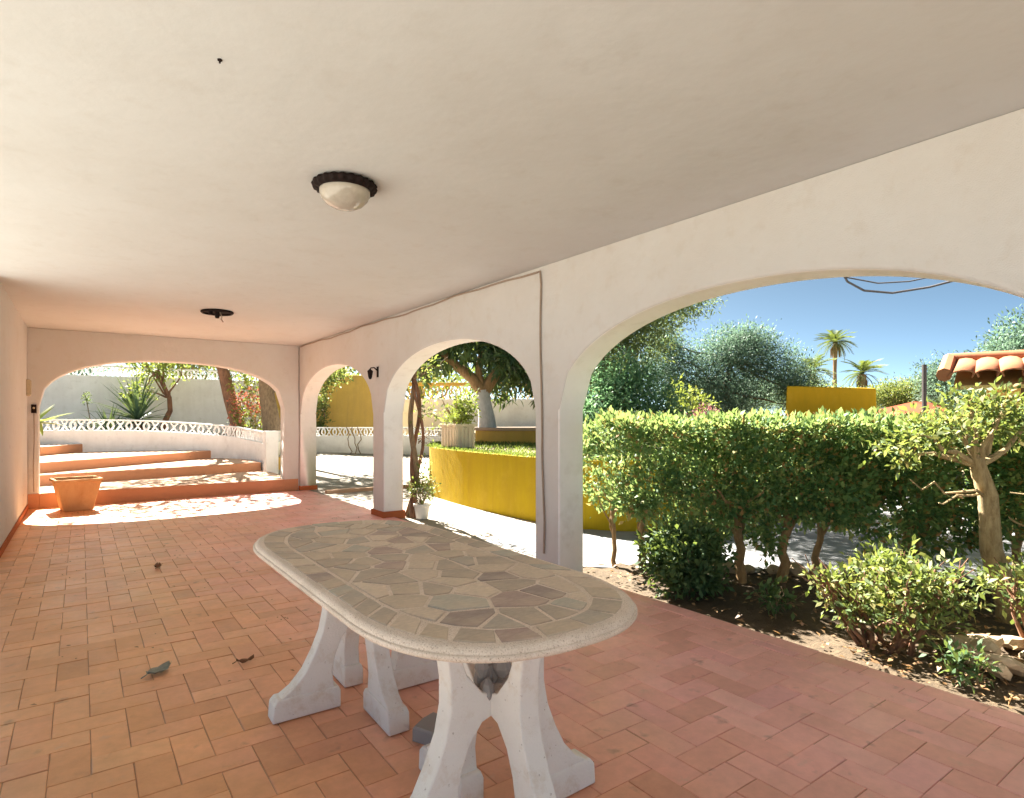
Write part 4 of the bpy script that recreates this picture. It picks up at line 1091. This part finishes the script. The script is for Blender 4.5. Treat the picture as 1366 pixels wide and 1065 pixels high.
# background trees seen over the hedge
tree('pine_tree', (7.4, 7.6, .75), 'tall dark pine rising behind the pier edge of the wide arch', [(0, 0, 0), (.1, 0, .9), (.0, .1, 1.8), (.1, 0, 2.9)],
     [((-.3, .2, 1.3), (.7, .7, .5)), ((.35, -.2, 1.9), (.95, .8, .6)), ((.8, -.55, 2.4), (.85, .7, .45)), ((-.2, .2, 2.5), (.9, .9, .5)), ((1.25, -.95, 2.6), (.45, .45, .2)), ((-1.0, -.7, 2.7), (1.1, .9, .5)), ((-.2, -1.0, 3.0), (1.2, .8, .4)), ((-1.6, -1.4, 2.95), (1.0, .8, .35)), ((-.2, -1.6, 3.0), (1.1, .7, .3))], M['pine'], 4200, 12, .075, .085, .02, M['barkred'], 14, .1)  # last crown clumps sit out of view, added to shade the path
tree('bluegreen_shrub_tree', (6.8, 6.55, .75), 'bushy blue green tree just above the left end of hedge', [(0, 0, 0), (.0, 0, .5), (.05, 0, 1.0)],
     [((-.4, .3, .6), (.6, .6, .5)), ((.2, -.15, .8), (.65, .65, .5)), ((.0, .0, 1.15), (.5, .5, .35)), ((.5, -.4, .45), (.4, .4, .35))], M['teal'], 700, 11, .06, .10, .03, M['bark'], 7, .08, up=-.1)
tree('olive_tree', (14.0, 9.6, .6), 'airy grey green olive tree between the pine and the ochre tank', [(0, 0, 0), (.1, 0, .7), (.0, .1, 1.4), (.1, 0, 2.2)],
     [((-1.2, .9, 1.9), (.9, .9, .8)), ((0, 0, 2.3), (1.0, 1.0, .8)), ((1.0, -.7, 1.9), (.9, .9, .8)), ((1.5, -1.1, 1.3), (.7, .7, .7)), ((-.3, .3, 1.2), (1.4, 1.2, .6)), ((-1.4, 1.0, 2.6), (.5, .5, .4)), ((.5, -.3, 2.7), (.7, .7, .35))], M['olive'], 4200, 12, .11, .08, .026, M['bark'], 18, .1)
tree('pink_bush', (8.4, 6.2, .75), 'dusty pink flowering bush just above the hedge', [(0, 0, 0), (0, 0, .2), (.02, 0, .4)], [((0, 0, .52), (.28, .28, .16)), ((-.3, .25, .45), (.22, .22, .12))], M['pink'], 70, 9, .04, .06, .035, M['bark'], 5, .03, cat='bush')
tree('yellowgreen_bush', (9.0, 7.2, .8), 'yellow green bush between blue green tree and olive tree', [(0, 0, 0), (0, 0, .3), (.02, 0, .6)], [((0, 0, .8), (.4, .4, .3)), ((.3, -.2, .6), (.3, .3, .25))], M['lime'], 90, 9, .06, .08, .035, M['bark'], 5, .04, cat='bush')
BT = 'trees on the skyline'
for (x, y, w, h, m, lab) in ((42, 16.5, 2.6, 3.6, 'shrub', 'rounded light green tree beside the ochre tank on the skyline'), (44, 15.6, 2.2, 3.2, 'pine', 'rounded dark green tree between the tank and thin pole'),
                             (30, 9.4, 2.0, 3.6, 'olive', 'sparse grey green tree behind the thin pole'), (25.5, 6.2, 2.0, 4.6, 'olive', 'pale tall tree rising behind the tiled hut roof'),
                             (34, 19, 4.5, 3.4, 'pine', 'broad green tree mass low behind the olive tree'), (24, 16.5, 3.0, 3.0, 'olive', 'grey green tree mass behind the pine'), (40, 11, 3.0, 2.4, 'shrub', 'low light green bushes by the orange roof')):
    tree('skyline_tree', (x, y, 0), lab, [(0, 0, 0), (.1, 0, h * .3), (0, .1, h * .7)],
         [((random.uniform(-.5, .5) * w, random.uniform(-.5, .5) * w, h * random.uniform(.55, .85)), (w * .5, w * .5, h * .2)) for k in range(6)] + [((0, 0, h * .75), (w * .6, w * .6, h * .25))], M[m], 1500, 12, .2, .14, .055, M['bark'], 7, .12, BT)
for (x, y, w, h, m, lab) in ((-1.5, 23, 3.0, 5.0, 'olive', 'pale tree beyond the boundary wall above the steps'), (3.0, 24, 3.2, 5.5, 'shrub', 'light green tree beyond the boundary wall by the leaning trunk'), (7.2, 24, 3.0, 5.0, 'shrub', 'green tree rising behind the tall ochre wall'), (12.0, 23.5, 3.4, 5.2, 'lime', 'yellow green tree behind the far garden wall'), (17.5, 20, 3.4, 5.0, 'pine', 'dark green tree behind the far garden wall')):
    tree('garden_tree', (x, y, 0), lab, [(0, 0, 0), (.1, 0, h * .3), (0, .1, h * .7)],
         [((random.uniform(-.5, .5) * w, random.uniform(-.5, .5) * w, h * random.uniform(.5, .85)), (w * .45, w * .45, h * .2)) for k in range(7)] + [((0, 0, h * .75), (w * .6, w * .6, h * .22))], M[m], 420, 10, .2, .24, .09, M['bark'], 9, .12, 'trees beyond the garden walls')
def palm(loc, h, fl, nf, label, r=.14):
    o = empty('palm_tree', loc); tag(o, label, 'palm', 'palms on the skyline')
    MB().tube([(0, 0, 0), (.05, 0, h * .3), (0, .05, h * .7), (0, 0, h)], [r * 1.3, r, r, r * 1.2], 8).build('trunk', M['bark'], o)
    def frond(L):
        mb = MB(); n = 9
        def pt(t): return Vector((L * t * .9, 0, L * (.35 * t - .75 * t * t)))
        mb.tube([pt(i / 8) for i in range(9)], [.03 * (1 - i / 9) for i in range(9)], 4)
        for s in (-1, 1):
            for i in range(16):
                t = .25 + .75 * i / 15; p = pt(t); ll = L * .38 * (1 - .6 * abs(t - .55))
                q = p + Vector((ll * .6, s * ll * .75, -ll * .3)); w = .05 * L / 1.4
                mb.add([p, p + Vector((w, 0, 0)), q], [(0, 1, 2)])
        return mb.mesh('frond', M['palm'], smooth=False)
    mes = [frond(fl), frond(fl * .85)]
    for k in range(nf):
        f_ = link('frond', mes[k % 2], o, (0, 0, h)); f_.rotation_euler = (0, -R(random.uniform(-40, 70)), k * 2.399)
    mb = MB()
    for k in range(10):
        a = random.uniform(0, 6.28); mb.tube([(.1 * math.cos(a), .1 * math.sin(a), h - .1), (.3 * math.cos(a), .3 * math.sin(a), h - .5), (.32 * math.cos(a), .32 * math.sin(a), h - 1.1)], [.05, .06, .02], 5)
    mb.build('dry_skirt', M['brown'], o)
palm((46, 22.4, 0), 6.9, 1.4, 48, 'tall slender fan palm standing alone above the ochre tank')
palm((39.7, 20.8, 0), 4.3, 1.5, 34, 'short palm crown peeping over the left of the ochre tank')
palm((44.4, 19.8, 0), 4.3, 1.5, 36, 'short palm just behind the ochre tank\'s far edge', .25)

# ochre tank, far roof, hut, pole
tk = empty('ochre_tank', (15.2, 7.5, 0)); tag(tk, 'flat topped ochre rendered block rising behind the hedge', 'block')
_u = Vector((.811, -.585, 0)); _n = Vector((.585, .811, 0))
vs = []
for (wl_, wr_, dd, z) in ((-1.22, 1.16, .0, 0), (-1.10, 1.13, .03, 2.0)):
    for (a_, b_) in ((wl_, dd), (wr_, dd), (wr_ + .8, 1.5), (wl_ + .85, 1.5)): vs.append(_u * a_ + _n * b_ + Vector((0, 0, z + (.06 if (z > 1 and a_ < 0) else 0))))
MB().add(vs, [(0, 1, 5, 4), (1, 2, 6, 5), (2, 3, 7, 6), (3, 0, 4, 7), (4, 5, 6, 7)]).build('block', M['tank'], tk, bevel=.04)
def tile_roof(parent, A_, B_, Ct, Dt, pitch, mat, part='roof_tile', rows=1):
    """barrel tiles running from the eave A-B up to the ridge D-C"""
    A_, B_, Ct, Dt = map(Vector, (A_, B_, Ct, Dt)); n = max(2, round((B_ - A_).length / pitch))
    for k in range(n):
        t = (k + .5) / n
        for q in range(rows):
            f0, f1 = q / rows, (q + 1.12) / rows if q < rows - 1 else 1
            e0, e1 = A_.lerp(B_, t), Dt.lerp(Ct, t)
            a, b = e0.lerp(e1, f0), e0.lerp(e1, min(1, f1))
            ax = (b - a).normalized(); sd = (B_ - A_).normalized(); up = sd.cross(ax).normalized()
            if up.z < 0: up = -up
            w = (B_ - A_).length / n * .56; vs = []
            for (c, rr, lift) in ((a, w * 1.08, .02), (b, w * .92, .0)):
                for i in range(7):
                    an = math.pi * i / 6; vs.append(c + sd * rr * math.cos(an) + up * (rr * .6 * math.sin(an) + lift))
            m_ = MB().add(vs, [(i, i + 1, i + 8, i + 7) for i in range(6)])
            o = m_.build(part, mat, parent); s_ = o.modifiers.new('thick', 'SOLIDIFY'); s_.thickness = .014
fr = empty('far_house', (29, 10.6, 0)); tag(fr, 'distant house with low orange tiled roof behind the hedge', 'house')
MB().box(-3, 4, -2.5, 2.5, 0, 1.0).build('wall', M['white'], fr)
MB().add([(-3.4, -3, .95), (4.4, -3, .95), (4.4, 3, .95), (-3.4, 3, .95), (-.6, 0, 1.95), (2, 0, 1.95)], [(0, 1, 5, 4), (1, 2, 5), (2, 3, 4, 5), (3, 0, 4)]).build('roof', M['farroof'], fr, smooth=False)
ht = empty('tiled_hut', (7.65, 2.5, 0)); tag(ht, 'garden hut with curved clay tile roof and ochre wall', 'hut')
hx = lambda u_, n_, z: tuple(Vector((.276, -.961, 0)) * u_ + Vector((.961, .276, 0)) * n_ + Vector((0, 0, z)))
tile_roof(ht, hx(0, 0, 1.66), hx(2.5, 0, 1.66), hx(2.5, 1.2, 1.92), hx(0, 1.2, 1.92), .215, M['rooftile'])
MB().tube([hx(-.08, 1.2, 1.97), hx(2.5, 1.2, 1.97)], .085, 10).build('ridge', M['rooftile'], ht)
MB().tube([hx(-.06, 0, 1.72), hx(-.06, .6, 1.85), hx(-.06, 1.2, 1.98)], .075, 8).build('verge', M['rooftile'], ht)
MB().add([hx(.02, .06, 1.56), hx(2.5, .06, 1.56), hx(2.5, 1.2, 1.82), hx(.02, 1.2, 1.82), hx(.02, .06, 1.60), hx(2.5, .06, 1.60), hx(2.5, 1.2, 1.86), hx(.02, 1.2, 1.86)], [(3, 2, 1, 0), (4, 5, 6, 7), (0, 1, 5, 4), (3, 0, 4, 7), (1, 2, 6, 5), (2, 3, 7, 6)]).build('soffit', M['hutw'], ht, smooth=False)
MB().add([hx(.3, .7, 0), hx(2.5, .7, 0), hx(2.5, .7, 1.7), hx(.3, .7, 1.7), hx(.3, .9, 0), hx(2.5, .9, 0), hx(2.5, .9, 1.7), hx(.3, .9, 1.7)], [(0, 1, 2, 3), (5, 4, 7, 6), (3, 2, 6, 7), (4, 0, 3, 7), (1, 5, 6, 2)]).build('wall', M['hutw'], ht, smooth=False)
MB().tube([hx(.62, .1, 0), hx(.62, .1, 1.57)], .04, 8).build('post', M['wood'], ht)
tag(MB().tube([(13.7, 4.93, 0), (13.7, 4.93, 2.32)], .045, 8).build('thin_pole', M['frame_dark']), 'thin dark pole standing beside the orange roof', 'pole')
